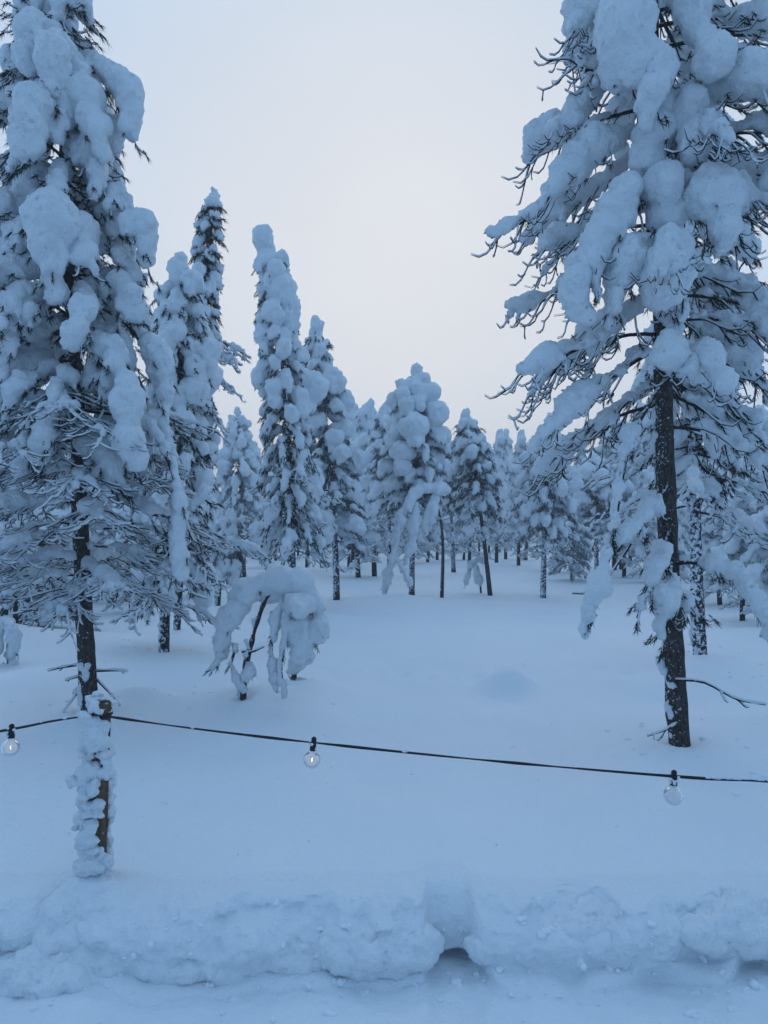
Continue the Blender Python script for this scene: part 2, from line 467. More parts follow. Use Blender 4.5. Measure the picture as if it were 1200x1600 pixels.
# ------------------------------------------------------------------ trees
UP = np.array([0, 0, 1.0])
NR = np.random.RandomState(4)
def resample(P, n):
    P = np.asarray(P, float)
    # Catmull-Rom through the points, then even spacing
    Q = np.vstack([2*P[0]-P[1], P, 2*P[-1]-P[-2]])
    out = []
    for i in range(1, len(Q)-2):
        for t in np.linspace(0, 1, 8, endpoint=False):
            a, b, c, d = Q[i-1], Q[i], Q[i+1], Q[i+2]
            out.append(0.5*((2*b)+(-a+c)*t+(2*a-5*b+4*c-d)*t*t+(-a+3*b-3*c+d)*t**3))
    out.append(P[-1]); out = np.array(out)
    s = np.concatenate([[0], np.cumsum(np.linalg.norm(np.diff(out, axis=0), axis=1))])
    q = np.linspace(0, s[-1], n)
    return np.stack([np.interp(q, s, out[:, k]) for k in range(3)], -1)

def arc(P0, az, L, els, n, rng, wob=0.25):
    """polyline from P0 heading az (rad), elevation interpolated through els (degrees)"""
    pts = [np.array(P0, float)]
    ts = np.linspace(0, 1, len(els))
    a = az
    for i in range(n):
        t = (i+0.5)/n
        e = RAD(np.interp(t, ts, els))
        a += rng.uniform(-wob, wob)/n*2
        pts.append(pts[-1]+L/n*np.array([math.cos(a)*math.cos(e), math.sin(a)*math.cos(e), math.sin(e)]))
    return np.array(pts)

class Bough:
    def __init__(s): s.wood = Geo(); s.S = []; s.rime = Geo(); s.needle = Geo()

def tuft(G, p, d, L, w, n, rng, spread=0.9):
    """a brush of needles round direction d"""
    r = NR.normal(size=(n, 3))
    D = norm(d[None]*1.0+r*spread*0.42-UP*0.25)
    S = norm(cross(D, NR.normal(size=(n, 3))))
    l = L*NR.uniform(.6, 1.1, size=(n, 1))
    p = p[None]+d[None]*L*NR.uniform(-1.0, 0.3, size=(n, 1))
    A = p+S*w; B = p-S*w; C = p+D*l
    V = np.stack([A, B, C], 1).reshape(-1, 3)
    G.add(V, None, np.arange(3*n).reshape(-1, 3))

def snow_chain(b, P, r0, prof, rng, lift=0.55, squash=0.9, lump=0.3):
    """ellipsoids strung along polyline P, lying on its upper / outer side"""
    T = tang(P)
    seg = np.linalg.norm(np.diff(P, axis=0), axis=1); s = np.concatenate([[0], np.cumsum(seg)]); Ltot = s[-1]
    q = 0.0
    while q <= Ltot:
        t = q/max(Ltot, 1e-6)
        pr = prof(t)
        if pr < 0.18: q += r0*0.4; continue
        r = max(r0*pr*rng.uniform(1-lump, 1+lump), 0.012)
        p = np.array([np.interp(q, s, P[:, k]) for k in range(3)])
        tt = np.array([np.interp(q, s, T[:, k]) for k in range(3)])
        nrm = UP-tt*tt[2]; ln = np.linalg.norm(nrm)
        nrm = nrm/ln if ln > 0.15 else np.array([tt[0], tt[1], 0.3])
        c = p+nrm*r*lift+np.array([rng.uniform(-.15, .15)*r for _ in range(3)])
        at = np.abs(tt)
        b.S.append((c[0], c[1], c[2], r*rng.uniform(.85, 1.1)*(1+.35*at[0]), r*rng.uniform(.85, 1.1)*(1+.35*at[1]), r*squash*rng.uniform(.85, 1.05)*(1+.5*at[2])))
        q += r*rng.uniform(0.75, 1.1)

def grow(P, sr, rng, wood_r=0.012, twigs=8, tw_len=0.35, tw_snow=0.5, tw_els=(-15, -45, -30, 25), prof=None, ntuft=4, tuft_n=14, tuft_L=0.05,
         tuft_w=0.0022, rime=0.008, lift=0.72, sub=0, k=5, tw_r=0.0055, bare=0.2, lump=0.3, tw_t0=0.2, tw_p=0.55, inner=0.3, nseg=6):
    """a bough: main stem P, its twigs, the snow lying on both, the needles"""
    b = Bough()
    n = len(P)
    L = np.linalg.norm(np.diff(P, axis=0), axis=1).sum()
    ph = rng.uniform(0, 6.28); fq = rng.uniform(7, 12)
    t_in = inner*rng.uniform(.6, 1.2)
    prof = prof or (lambda t: 0.0 if t < t_in else (0.42+0.72*math.sin(math.pi*min(1, 0.10+0.78*(t-t_in)/(1-t_in))))*(0.84+0.34*math.sin(ph+fq*t)))
    b.wood.tube(P, np.linspace(wood_r, max(wood_r*0.35, tw_r*.8), n), k)
    if sr > 0: snow_chain(b, P, sr, prof, rng, lift, 0.9, lump)
    T = tang(P)
    for i in range(twigs):
        t = tw_t0+(1-tw_t0)*(i+rng.uniform(.2, .8))/max(1, twigs)
        x = t*(n-1); i0 = min(int(x), n-2); f = x-i0
        p = P[i0]*(1-f)+P[i0+1]*f; tt = T[i0]
        az = math.atan2(tt[1], tt[0])
        side = 1 if i % 2 else -1
        a = az+side*RAD(rng.uniform(14, 62))
        l = tw_len*rng.uniform(.55, 1.15)*(1.1-0.45*t)
        base = math.degrees(math.asin(max(-1, min(1, tt[2]))))*0.45
        els = [base+e+rng.uniform(-12, 12) for e in tw_els]
        Q = arc(p, a, l, els, nseg, rng, 0.5)
        m = len(Q)
        b.wood.tube(Q, np.linspace(tw_r*1.3, tw_r*0.4, m), 3)
        ns = max(2, int(m*(1-bare*rng.uniform(.3, 1.6))))
        if sr > 0 and tw_snow > 0 and rng.random() < tw_p:
            snow_chain(b, Q[:ns], sr*tw_snow*rng.uniform(.6, 1.25), lambda t: 0.6+0.6*math.sin(math.pi*min(1, .1+t*.85)), rng, 0.5, 0.95, lump)
        if rime > 0:
            Rr = np.array([rime*rng.uniform(.3, 1.5)*(1.15-.5*jj_/m) for jj_ in range(m)]); Rr[-1] *= .4
            b.rime.tube(Q+UP*(rime*0.8+tw_r*.6), Rr, 4, rng.random())
        for j in range(sub):
            ii = rng.randrange(2, m-1)
            Q2 = arc(Q[ii], a+rng.choice((-1, 1))*RAD(rng.uniform(25, 70)), l*rng.uniform(.25, .55), [els[1]+rng.uniform(-25, 20), els[2]+rng.uniform(-25, 20), els[3]+rng.uniform(-15, 25)], 4, rng, 0.6)
            b.wood.tube(Q2, np.linspace(tw_r, tw_r*0.4, 5), 3)
            if rime > 0:
                b.rime.tube(Q2+UP*(rime*0.8+tw_r*.5), [rime*rng.uniform(.3, 1.3) for _ in range(5)], 3, rng.random())
        if i < ntuft:
            d = norm(Q[-2]-Q[-4]+np.array([0, 0, -0.3*np.linalg.norm(Q[-2]-Q[-4])]))
            for jj in (-3, -1):
                tuft(b.needle, Q[jj]-UP*0.01, d, tuft_L, tuft_w, tuft_n, rng)
    # needles hang below the main stem
    for i in range(ntuft):
        t = rng.uniform(.08, .95); x = t*(n-1); i0 = min(int(x), n-2)
        tuft(b.needle, P[i0]-UP*sr*0.2+np.array([rng.uniform(-.5, .5)*sr, rng.uniform(-.5, .5)*sr, 0]), norm(T[i0]*0.5-UP*0.7), tuft_L*1.4, tuft_w, tuft_n, rng)
    if rime > 0 and sr <= 0:
        b.rime.tube(P+UP*rime*0.9, [rime*1.25*rng.uniform(.6, 1.3) for _ in range(n)], 5)
    return b

LOD = {
    'near': dict(vox=0.0205, grain=0.0055, amps=[(6, 0.026, 1), (15, 0.018, 2), (34, 0.010, 3)]),
    'next': dict(vox=0.032, grain=0.008, amps=[(5.5, 0.028, 1), (14, 0.020, 2), (32, 0.010, 3)]),
    'mid': dict(vox=0.040, grain=0.010, amps=[(5, 0.034, 1), (12, 0.028, 2), (24, 0.012, 3)]),
    'far': dict(vox=0.074, grain=0.014, amps=[(3.5, 0.05, 1), (9, 0.04, 2)]),
}
def make_tree(name, base, trunk, radii, boughs, lod, label, group=None, patches=0, seed=0, joined=False, cat='tree', bark='bark', needle='needle', kt=10, extra_trunks=()):
    """base: world point the Empty stands on; trunk: polyline in tree space; boughs: list of Bough in tree space"""
    rng = random.Random(seed+77)
    root = empty(name, base)
    tag(root, label, cat, group)
    lo = LOD[lod]
    G = Geo()
    n = max(6, len(trunk)*4 if lod != 'far' else 6)
    P = resample(trunk, n)
    R = np.interp(np.linspace(0, 1, n), np.linspace(0, 1, len(radii)), radii)
    if lod in ('near', 'next'):
        n2 = 90; P = resample(trunk, n2); R = np.interp(np.linspace(0, 1, n2), np.linspace(0, 1, len(radii)), radii)
        V, Q, T = tube(P, R, 16)
        C = np.vstack([np.repeat(P, 16, 0), P[-1:], P[:1]])
        D = norm(V-C+1e-6)
        V = V+D*((vnoise(V*np.array([1, 1, .35]), 38, 4)*0.006+vnoise(V*np.array([1, 1, .5]), 14, 5)*0.005))[:, None]
        G.add(V, Q, T)
    else:
        G.tube(P, R, kt)
    for (tp, tr) in extra_trunks:
        G.tube(resample(tp, 10), np.linspace(tr[0], tr[1], 10), kt)
    to = link('trunk', G.mesh('trunk', bark), root)
    # batches to fuse
    items, idx = [], []
    if joined:
        allS = [s for b in boughs for s in b.S]
        V, F = spheres_geo(allS); items.append((V, F, lo['vox']))
    else:
        for i, b in enumerate(boughs):
            if b.S:
                V, F = spheres_geo(b.S); items.append((V, F, lo['vox'])); idx.append(i)
    np_ = 0
    for _ in range(patches):
        S = []
        t = rng.uniform(0.0, 0.75); x = t*(len(P)-1); i0 = int(x); a = rng.gauss(math.pi*0.95, 0.9); r = max(rng.uniform(.2, .55)*R[i0], 0.016)
        q = P[i0]+R[i0]*0.85*np.array([math.cos(a), math.sin(a), 0])
        for kk in range(rng.randrange(3, 9)):
            rk = r*rng.uniform(.45, 1.0)
            S.append((q[0], q[1], q[2]+kk*r*0.7, rk, rk, rk*rng.uniform(.8, 1.5)))
            q = q+np.array([rng.uniform(-.6, .6)*r, rng.uniform(-.4, .4)*r, 0])
        V, F = spheres_geo(S); items.append((V, F, 0.010 if lod in ('near', 'next') else 0.016)); np_ += 1
    res = remesh_batch(items, 2 if lod != 'far' else 1) if items else []
    off = np.array(base)
    for _ in range(np_):
        V, N, Q = res.pop()
        if len(Q): link('snow_patch', mesh_np('snow_patch', fluff(V, N, off, [(22, 0.012, 7), (60, 0.007, 8)], .003), [Q], 'snow'), to)
    if joined:
        g2 = Geo(); V, N, Q = res[0]; g2.add(fluff(V, N, off, lo['amps'], lo['grain']), Q)
        w = Geo(); nd = Geo()
        for b in boughs:
            for src, dst in ((b.wood, w), (b.needle, nd), (b.rime, g2)):
                if src.V:
                    dst.add(np.vstack(src.V), np.vstack(src.Q) if src.Q else None, np.vstack(src.T) if src.T else None)
        cw = link('crown', w.mesh('crown', 'twig'), root)
        me = nd.mesh('needles', needle, False)
        if me: tag(link('needles', me, cw), kind='stuff')
        link('snow_load', g2.mesh('snow_load', 'snow'), cw)
        return root
    rm = dict(zip(idx, res))
    for i, b in enumerate(boughs):
        bo = link('branch', b.wood.mesh('branch', 'twig'), root)
        g2 = Geo()
        if i in rm:
            V, N, Q = rm[i]
            if len(Q): g2.add(fluff(V, N, off, lo['amps'], lo['grain']), Q)
        if b.rime.V: g2.add(np.vstack(b.rime.V), np.vstack(b.rime.Q), np.vstack(b.rime.T))
        me = g2.mesh('snow_load', 'snow')
        if me: link('snow_load', me, bo)
        me = b.needle.mesh('needles', needle, False)
        if me: tag(link('needles', me, bo), kind='stuff')
    return root

def trunk_px(pts, d):
    """photo points of a trunk standing at distance d -> (base world, polyline relative to base)"""
    W = [P3(px, py, d) for px, py in pts]
    z0 = gz(W[0][0], W[0][1])
    base = np.array([W[0][0], W[0][1], z0-0.12])
    poly = np.array([w-base for w in W]); poly[0] = 0
    return base, poly

def at_h(poly, h):
    z = poly[:, 2]
    return np.array([np.interp(h, z, poly[:, k]) for k in range(3)])

GA = math.pi*(3-math.sqrt(5))
def crown_boughs(poly, h0, h1, prof, nb, rng, sr=(0.10, 0.16), els=((5, 25), (-30, -10), (-85, -60)), style=None, lenj=(.75, 1.15), keep=None, **kw):
    """nb boughs spiralling up the trunk from h0 to h1; prof(t) gives reach in metres"""
    out = []
    az = rng.uniform(0, 6.28)
    for i in range(nb):
        t = (i+rng.uniform(0, .9))/nb
        h = h0+(h1-h0)*t
        az += GA+rng.uniform(-.3, .3)
        L = prof(t)*rng.uniform(*lenj)
        r = rng.uniform(*sr)*(1.0 if t < .8 else 1-0.35*(t-.8)/.2)
        E = [rng.uniform(*e) for e in els]
        P = arc(at_h(poly, h), az, L, E, 9, rng, 0.35)
        if keep is not None and not keep(P[-1]): continue
        o = dict(kw); o.update(style(t, rng) if style else {})
        r = o.pop('sr', r)
        out.append(grow(P, r, rng, **o))
    return out

def cap(poly, r, n, rng):
    """ball of snow sitting on the leader"""
    b = Bough(); p = poly[-1]
    q = poly[-2]
    b.wood.tube(np.array([q*(.35)+p*.65, p]), [0.012, 0.006], 5)
    for i in range(n):
        t = i/max(1, n-1); c = p+norm(q-p)*r*1.15*i+np.array([rng.uniform(-.3, .3)*r, rng.uniform(-.3, .3)*r, 0])
        rr = r*rng.uniform(.8, 1.15)*(0.8+.5*t)
        b.S.append((c[0], c[1], c[2], rr, rr, rr*1.2))
    return b

# ---- the tall dense pine at the left edge
rng = random.Random(11)
base, poly = trunk_px([(142, 1130), (134, 1000), (126, 830), (120, 640), (108, 420), (94, 180), (86, 10), (84, -60)], 5.0)
B = []
def L1prof(t): return np.interp(t, [0, .35, .7, 1], [0.70, 0.62, 0.44, 0.20])
hz = lambda py, d=5.0: EYE+(HORIZ-py)/FPX*d - base[2]
B += crown_boughs(poly, hz(700), hz(0), L1prof, 64, rng, sr=(0.045, 0.092), twigs=9, tw_len=0.34, tw_snow=0.55, ntuft=8, tuft_n=30, tuft_L=0.06, tuft_w=0.0026, rime=0.007, els=((5, 30), (-35, -10), (-88, -60)))
B += crown_boughs(poly, hz(925), hz(620), lambda t: 0.74, 30, rng, sr=(0.022, 0.038), els=((0, 20), (-25, 0), (-40, -10)), twigs=13, tw_len=0.42, tw_snow=0.5, tw_els=(5, -20, -25, 5), ntuft=1, tuft_n=10, rime=0.0075, sub=4, bare=0.5, tw_r=0.0038, wood_r=0.009, inner=.1)
for pts, r in (
    ([(95, 60, 5.0), (60, 70, 4.75), (45, 120, 4.65)], 0.081), ([(95, 90, 5.0), (90, 100, 4.7), (80, 150, 4.55)], 0.091), ([(100, 150, 5.0), (70, 180, 4.65), (45, 240, 4.5)], 0.107),
    ([(104, 90, 5.0), (150, 110, 4.9), (190, 160, 4.8), (205, 215, 4.75)], 0.072), ([(104, 160, 5.0), (135, 180, 4.7), (148, 220, 4.6)], 0.076),
    ([(108, 280, 5.0), (170, 310, 4.85), (210, 360, 4.8), (222, 410, 4.8)], 0.063), ([(108, 310, 5.0), (90, 350, 4.6), (78, 410, 4.5), (85, 450, 4.5)], 0.091),
    ([(112, 420, 5.0), (60, 470, 4.7), (25, 530, 4.6), (10, 590, 4.6)], 0.081), ([(116, 500, 5.0), (160, 530, 4.7), (190, 600, 4.55), (195, 680, 4.5), (205, 730, 4.5)], 0.065),
    ([(116, 430, 5.0), (130, 470, 4.6), (125, 540, 4.5)], 0.070), ([(114, 460, 5.0), (190, 500, 4.9), (235, 560, 4.85), (250, 640, 4.85), (262, 720, 4.85)], 0.063),
    ([(118, 560, 5.0), (95, 600, 4.6), (85, 660, 4.5), (70, 720, 4.5)], 0.044), ([(120, 640, 5.0), (220, 660, 4.8), (270, 740, 4.7), (282, 830, 4.7), (280, 900, 4.7)], 0.050),
    ([(122, 680, 5.0), (230, 800, 4.9), (290, 795, 4.85), (325, 770, 4.8)], 0.029)):
    B.append(grow(resample([P3(*p)-base for p in pts], 12), r, rng, twigs=8, tw_snow=.5, tw_len=.30, inner=.4, lump=.38, ntuft=8, tuft_n=30, tuft_L=0.055, tuft_w=0.0022, rime=.007, wood_r=.013))
# dead stubs low on the trunk
for px, py, ln, a, e in ((128, 1038, .22, 3.3, -8), (150, 1048, .22, -0.2, 2), (132, 1055, .12, 3.6, -10), (130, 1070, .30, 3.5, -55), (150, 1060, .25, 0.3, -50), (133, 1068, .1, 3.9, -30)):
    p = P3(px, py, 5.0)-base
    B.append(grow(arc(p, a, ln, [e, e, e-10], 6, rng), 0.0, rng, wood_r=0.010, twigs=1, tw_len=.06, ntuft=0, rime=0.0075))
B.append(cap(poly, 0.10, 4, rng))
make_tree('pine_tree', base, poly, [0.060, 0.055, 0.050, 0.044, 0.034, 0.022, 0.012, 0.006], B, 'near',
          'tall dense snow-laden pine filling the left edge, dark trunk behind the wooden post', patches=26, seed=1)

# ---- the big pine at the right edge
rng = random.Random(23)
DR = 4.35
base, poly = trunk_px([(1064, 1180), (1054, 1050), (1046, 900), (1040, 740), (1036, 620), (1032, 420), (1026, 200), (1022, 0), (1020, -120), (1020, -260)], DR)
B = []
def bpx(pts, n=12):
    """bough through photo points (col, row, distance)"""
    return resample([P3(*p)-base for p in pts], n)
hang = dict(tw_els=(-10, -45, -35, 55), tw_len=0.42, rime=0.006, sub=1, tw_r=.005, tw_p=.45, ntuft=3, tuft_n=28, tuft_L=0.05, tuft_w=0.0022, bare=0.55)
# long boughs reaching left over the clearing
for pts, r in (
    ([(1024, -60, 4.35), (970, -20, 4.3), (925, 25, 4.2), (895, 50, 4.1)], 0.064),
    ([(1025, 60, 4.35), (975, 85, 4.25), (925, 110, 4.1), (885, 90, 4.05)], 0.038),
    ([(1026, 110, 4.35), (960, 130, 4.3), (905, 180, 4.2), (860, 205, 4.1)], 0.057),
    ([(1028, 200, 4.35), (960, 225, 4.2), (880, 290, 4.05), (820, 345, 3.95), (768, 372, 3.9)], 0.059),
    ([(1028, 215, 4.35), (965, 270, 4.4), (900, 320, 4.45), (850, 350, 4.5), (818, 378, 4.5)], 0.053),
    ([(1030, 300, 4.35), (985, 330, 4.15), (940, 380, 4.0), (915, 430, 3.95), (905, 480, 3.9)], 0.087),
    ([(1030, 350, 4.35), (975, 385, 4.4), (905, 430, 4.45), (850, 470, 4.5), (800, 488, 4.5)], 0.047),
    ([(1033, 450, 4.35), (985, 490, 4.2), (935, 530, 4.1), (870, 560, 4.0), (812, 582, 3.95)], 0.038),
    ([(1036, 540, 4.35), (985, 570, 4.2), (930, 610, 4.1), (880, 660, 4.0), (845, 688, 3.95)], 0.046),
    ([(1036, 585, 4.35), (990, 620, 4.5), (940, 665, 4.6), (885, 715, 4.7), (860, 735, 4.7)], 0.029)):
    B.append(grow(bpx(pts, 14), r, rng, twigs=14, tw_snow=0.4, wood_r=0.014, inner=.12, **hang))
# heavy pillows of snow facing the clearing
for pts, r in (
    ([(1020, 0, 4.3), (1000, 30, 4.1), (985, 90, 3.95), (990, 150, 3.9)], 0.101),
    ([(1030, -10, 4.3), (1060, 10, 4.1), (1085, 60, 3.95), (1100, 110, 3.9)], 0.095),
    ([(1025, 90, 4.3), (1022, 110, 4.0), (1022, 160, 3.85), (1018, 195, 3.82)], 0.079),
    ([(1026, 160, 4.3), (1060, 190, 4.1), (1075, 220, 4.0), (1078, 250, 3.95)], 0.076),
    ([(1030, 300, 4.3), (1075, 320, 4.1), (1110, 350, 3.95), (1122, 400, 3.9)], 0.095),
    ([(1032, 400, 4.3), (1045, 410, 4.05), (1050, 450, 3.9), (1045, 490, 3.85)], 0.102),
    ([(1034, 480, 4.3), (1050, 500, 4.0), (1055, 540, 3.9), (1052, 575, 3.88)], 0.072),
    ([(1028, 240, 4.35), (990, 310, 4.0), (945, 400, 3.9), (935, 470, 3.88)], 0.076),
    ([(1030, 360, 4.3), (990, 420, 4.0), (965, 470, 3.9), (955, 510, 3.9)], 0.064),
    ([(1027, 150, 4.35), (1034, 180, 4.15), (1026, 250, 4.05), (1020, 290, 4.05)], 0.085),
    ([(1030, 260, 4.35), (1012, 290, 4.1), (1020, 340, 4.05), (1040, 390, 4.02)], 0.08),
    ([(1040, 590, 4.3), (1010, 640, 4.1), (985, 690, 3.95), (968, 770, 3.9), (958, 850, 3.9), (938, 920, 3.85), (918, 990, 3.82)], 0.041),
    ([(1044, 760, 4.3), (1015, 800, 4.1), (990, 830, 4.0), (965, 850, 3.95)], 0.045),
    ([(1046, 830, 4.3), (1030, 880, 4.1), (1010, 930, 4.0), (995, 965, 3.98)], 0.041),
    ([(1050, 880, 4.3), (1048, 900, 4.15), (1045, 950, 4.05), (1035, 1000, 4.02)], 0.045),
    ([(1058, 880, 4.3), (1100, 880, 4.2), (1150, 905, 4.1), (1185, 960, 4.0), (1215, 1020, 3.95)], 0.044),
    ([(1052, 935, 4.3), (1070, 945, 4.1), (1080, 950, 4.0)], 0.026)):
    B.append(grow(bpx(pts, 12), r, rng, twigs=6, tw_snow=0.55, wood_r=0.013, **dict(hang, tw_len=0.22, ntuft=6)))
# boughs running out of the frame to the right
for i in range(20):
    py = -110+i*38; a = RAD(rng.uniform(-55, 50)); e = rng.uniform(-10, 12)
    B.append(grow(arc(at_h(poly, EYE+(HORIZ-py)/FPX*DR-base[2]), a, rng.uniform(.75, 1.25), [e, e-18, e-35], 11, rng, .4), rng.uniform(.05, .085), rng, twigs=10, tw_snow=.45, wood_r=.013, **dict(hang, ntuft=5)))
# bare rimed twigs
for pts in ([(1056, 1062, 4.3), (1100, 1066, 4.2), (1150, 1092, 4.1), (1196, 1101, 4.05)], [(985, 850, 4.0), (955, 895, 3.95), (925, 925, 3.9), (895, 927, 3.9)],
            [(1058, 1130, 4.3), (1035, 1142, 4.2), (1012, 1150, 4.15)]):
    B.append(grow(bpx(pts, 10), 0.0, rng, wood_r=0.009, twigs=2, tw_len=.12, ntuft=0, rime=0.006))
# the rest of the crown, mostly to the right of the frame and behind
def R1style(t, r):
    return dict(twigs=9) if r.random() < .6 else dict(twigs=12, sr=0.04, bare=.6, sub=2)
B += crown_boughs(poly, EYE+(HORIZ-690)/FPX*DR-base[2], poly[-1][2]-.05, lambda t: np.interp(t, [0, .5, 1], [.9, .8, .3]), 26, rng, sr=(0.045, 0.08), els=((-5, 20), (-30, -10), (-60, -35)), style=R1style, keep=lambda p: p[0]+base[0] < 0.72*(p[1]+base[1]), tw_snow=0.5, wood_r=0.013, **hang)
make_tree('pine_tree', base, poly, [0.063, 0.059, 0.056, 0.053, 0.048, 0.042, 0.035, 0.026, 0.016, 0.006], B, 'near',
          'large pine at the right edge with long snowy boughs and curled dark twigs', patches=30, seed=2)

# ---- helper for the trees further back
def simple_tree(name, pts, d, r0, width, crown, nb, sr, label, seed, lod='mid', style='column', patches=8, group=None, caps=(0.09, 3), joined=False, bark='bark_mid', extra=None, needle='needle'):
    """pts: trunk in photo pixels base..top; width: crown half-widths (px) from bottom to top; crown: rows (bottom, top)"""
    rng = random.Random(seed)
    base, poly = trunk_px(pts, d)
    hz = lambda py: EYE+(HORIZ-py)/FPX*d-base[2]
    W = np.array(width)/FPX*d*.88
    prof = lambda t: float(np.interp(t, np.linspace(0, 1, len(W)), W))
    big = lod == 'mid'
    sr = (sr[0]*.62, sr[1]*.80); nb = int(nb*1.3); r0 *= .78
    kw = dict(nseg=5, twigs=7, tw_len=0.30, tw_snow=0.55, ntuft=8, tuft_n=14, tuft_L=0.095, tuft_w=0.007, rime=0.010, tw_r=0.006, wood_r=0.014, k=4)
    if lod == 'next': kw.update(tuft_w=0.0048, tuft_L=0.075, tuft_n=20)
    if style == 'column':
        els = ((0, 25), (-60, -35), (-88, -70)); lj = (1.0, 1.5)
    elif style == 'spire':
        els = ((5, 35), (-35, -10), (-75, -50)); lj = (.8, 1.3); kw.update(twigs=4, tw_len=.16)
    else:
        els = ((0, 25), (-30, -10), (-65, -35)); lj = (.8, 1.25)
    def st(t, r):
        if t < .5 and r.random() < .55: return dict(sr=r.uniform(sr[0], sr[1])*.55, ntuft=12, twigs=9, bare=.5)
        return {}
    B = crown_boughs(poly, hz(crown[0]), hz(crown[1]), prof, nb, rng, style=st, sr=sr, els=els, lenj=lj, **kw)
    if caps: B.append(cap(poly, caps[0], caps[1], rng))
    if extra: B += extra(poly, base, rng, hz)
    R = np.linspace(r0, 0.012, len(poly))
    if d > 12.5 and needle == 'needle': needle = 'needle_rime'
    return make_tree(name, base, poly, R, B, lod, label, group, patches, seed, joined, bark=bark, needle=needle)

def dangling(rows, d, L, rr):
    def f(poly, base, rng, hz):
        out = []
        for py, az, e in rows:
            P = arc(at_h(poly, hz(py)), RAD(az), L*rng.uniform(.8, 1.2), [e, e-15, e-25, e+5], 9, rng, .4)
            out.append(grow(P, rr, rng, twigs=9, tw_len=0.3, tw_snow=.6, ntuft=1, rime=0.016, sub=2, tw_r=.006, bare=.6))
        return out
    return f

D_ = lambda row: EYE*FPX/(row-HORIZ)
low_twigs = lambda a, b, n, L=0.9: dangling([(a+(b-a)*i/n, i*137.5, -5) for i in range(n)], 0, L, 0.03)
simple_tree('pine_tree', [(255, 1024), (258, 940), (266, 760), (276, 560), (282, 410)], 7.9, 0.075, [80, 75, 60, 45, 30], (900, 430), 46, (0.10, 0.16),
            'broad snow-covered pine just behind the tall pine at the left edge', 31, 'next', 'column', 14, extra=low_twigs(940, 800, 9))
simple_tree('pine_tree', [(275, 992), (285, 850), (305, 620), (322, 430), (332, 296)], 9.5, 0.06, [36, 40, 38, 30, 24, 18], (760, 310), 56, (0.065, 0.10),
            'thin spire-shaped pine with beads of snow, tallest of the left group', 32, 'next', 'spire', 8, caps=(0.06, 3),
            extra=dangling([(520, 5, -12), (540, -20, -10), (570, 10, -20), (600, -10, -45)], 9.5, 0.55, 0.025))
simple_tree('pine_tree', [(458, 958), (456, 860), (450, 700), (438, 540), (428, 430), (414, 372)], 12.0, 0.085, [62, 58, 50, 42, 36, 30, 24], (840, 395), 58, (0.11, 0.19),
            'tall column-shaped snowy pine with its top bent over to the left', 33, 'next', 'column', 10, caps=(0.20, 6),
            extra=low_twigs(860, 700, 12, 0.8))
simple_tree('pine_tree', [(526, 943), (524, 860), (512, 700), (500, 580), (494, 500)], 13.6, 0.085, [45, 50, 46, 36, 14], (850, 520), 44, (0.12, 0.19),
            'snowy pine with a knobbed tip, half hidden behind the bent-topped column pine', 34, 'mid', 'cone', 8, caps=(0.10, 4))
simple_tree('pine_tree', [(382, 905), (378, 800), (372, 700), (370, 640)], 20.0, 0.07, [40, 44, 40, 30, 10], (860, 655), 44, (0.12, 0.18),
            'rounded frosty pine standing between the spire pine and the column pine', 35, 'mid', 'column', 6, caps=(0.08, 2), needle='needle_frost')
simple_tree('young_pine', [(338, 948), (344, 900), (352, 850), (358, 800)], 13.0, 0.075, [30, 34, 30, 20], (890, 805), 26, (0.09, 0.14),
            'short bushy snowed-up young pine with a leaning trunk, left of the arched sapling', 36, 'mid', 'column', 8, caps=(0.10, 3))
simple_tree('pine_tree', [(643, 934), (644, 860), (648, 740), (650, 640), (648, 580)], 14.6, 0.085, [40, 50, 56, 50, 40, 22], (790, 590), 46, (0.14, 0.23),
            'stout snow-capped pine with a knob on top, biggest of the middle group', 37, 'mid', 'cone', 9, caps=(0.15, 4), extra=low_twigs(800, 740, 5, .8))
simple_tree('pine_tree', [(608, 884), (608, 800), (606, 700), (605, 630)], 18.5, 0.085, [36, 40, 36, 26, 12], (800, 640), 36, (0.15, 0.22),
            'snowy pine directly behind the left shoulder of the stout middle pine', 38, 'mid', 'cone', 8, caps=(0.12, 3), extra=low_twigs(850, 790, 6, .9))
simple_tree('pine_tree', [(767, 927), (757, 850), (742, 740), (732, 680), (728, 645)], 15.6, 0.07, [40, 44, 40, 26, 10], (800, 655), 40, (0.10, 0.16),
            'pointed pine on a thin dark trunk that leans to the left', 39, 'mid', 'cone', 3, caps=(0.11, 3), bark='bark', extra=low_twigs(840, 770, 8, .7))
simple_tree('pine_tree', [(848, 930), (850, 860), (852, 760), (856, 690), (858, 650)], 15.3, 0.085, [42, 50, 46, 36, 16], (830, 670), 38, (0.13, 0.20),
            'snowy pine with a frost-speckled trunk, beside the twig tips of the right-edge pine', 40, 'mid', 'cone', 12, caps=(0.10, 2), extra=low_twigs(860, 800, 7, .7))
simple_tree('young_pine', [(892, 914), (893, 870), (894, 830), (895, 790)], 18.4, 0.045, [34, 40, 34, 12], (885, 800), 18, (0.05, 0.09),
            'small thin twiggy pine on a slim trunk in front of the wood', 41, 'mid', 'cone', 3, caps=None, needle='needle_frost', extra=low_twigs(890, 830, 8, .6))
simple_tree('pine_tree', [(932, 906), (932, 840), (930, 760), (928, 710)], 20.0, 0.085, [36, 44, 38, 16], (830, 720), 30, (0.13, 0.2),
            'snowy pine on a speckled straight trunk just left of the right-edge pine', 42, 'mid', 'cone', 8, caps=(0.1, 2), extra=low_twigs(860, 810, 6, .8))
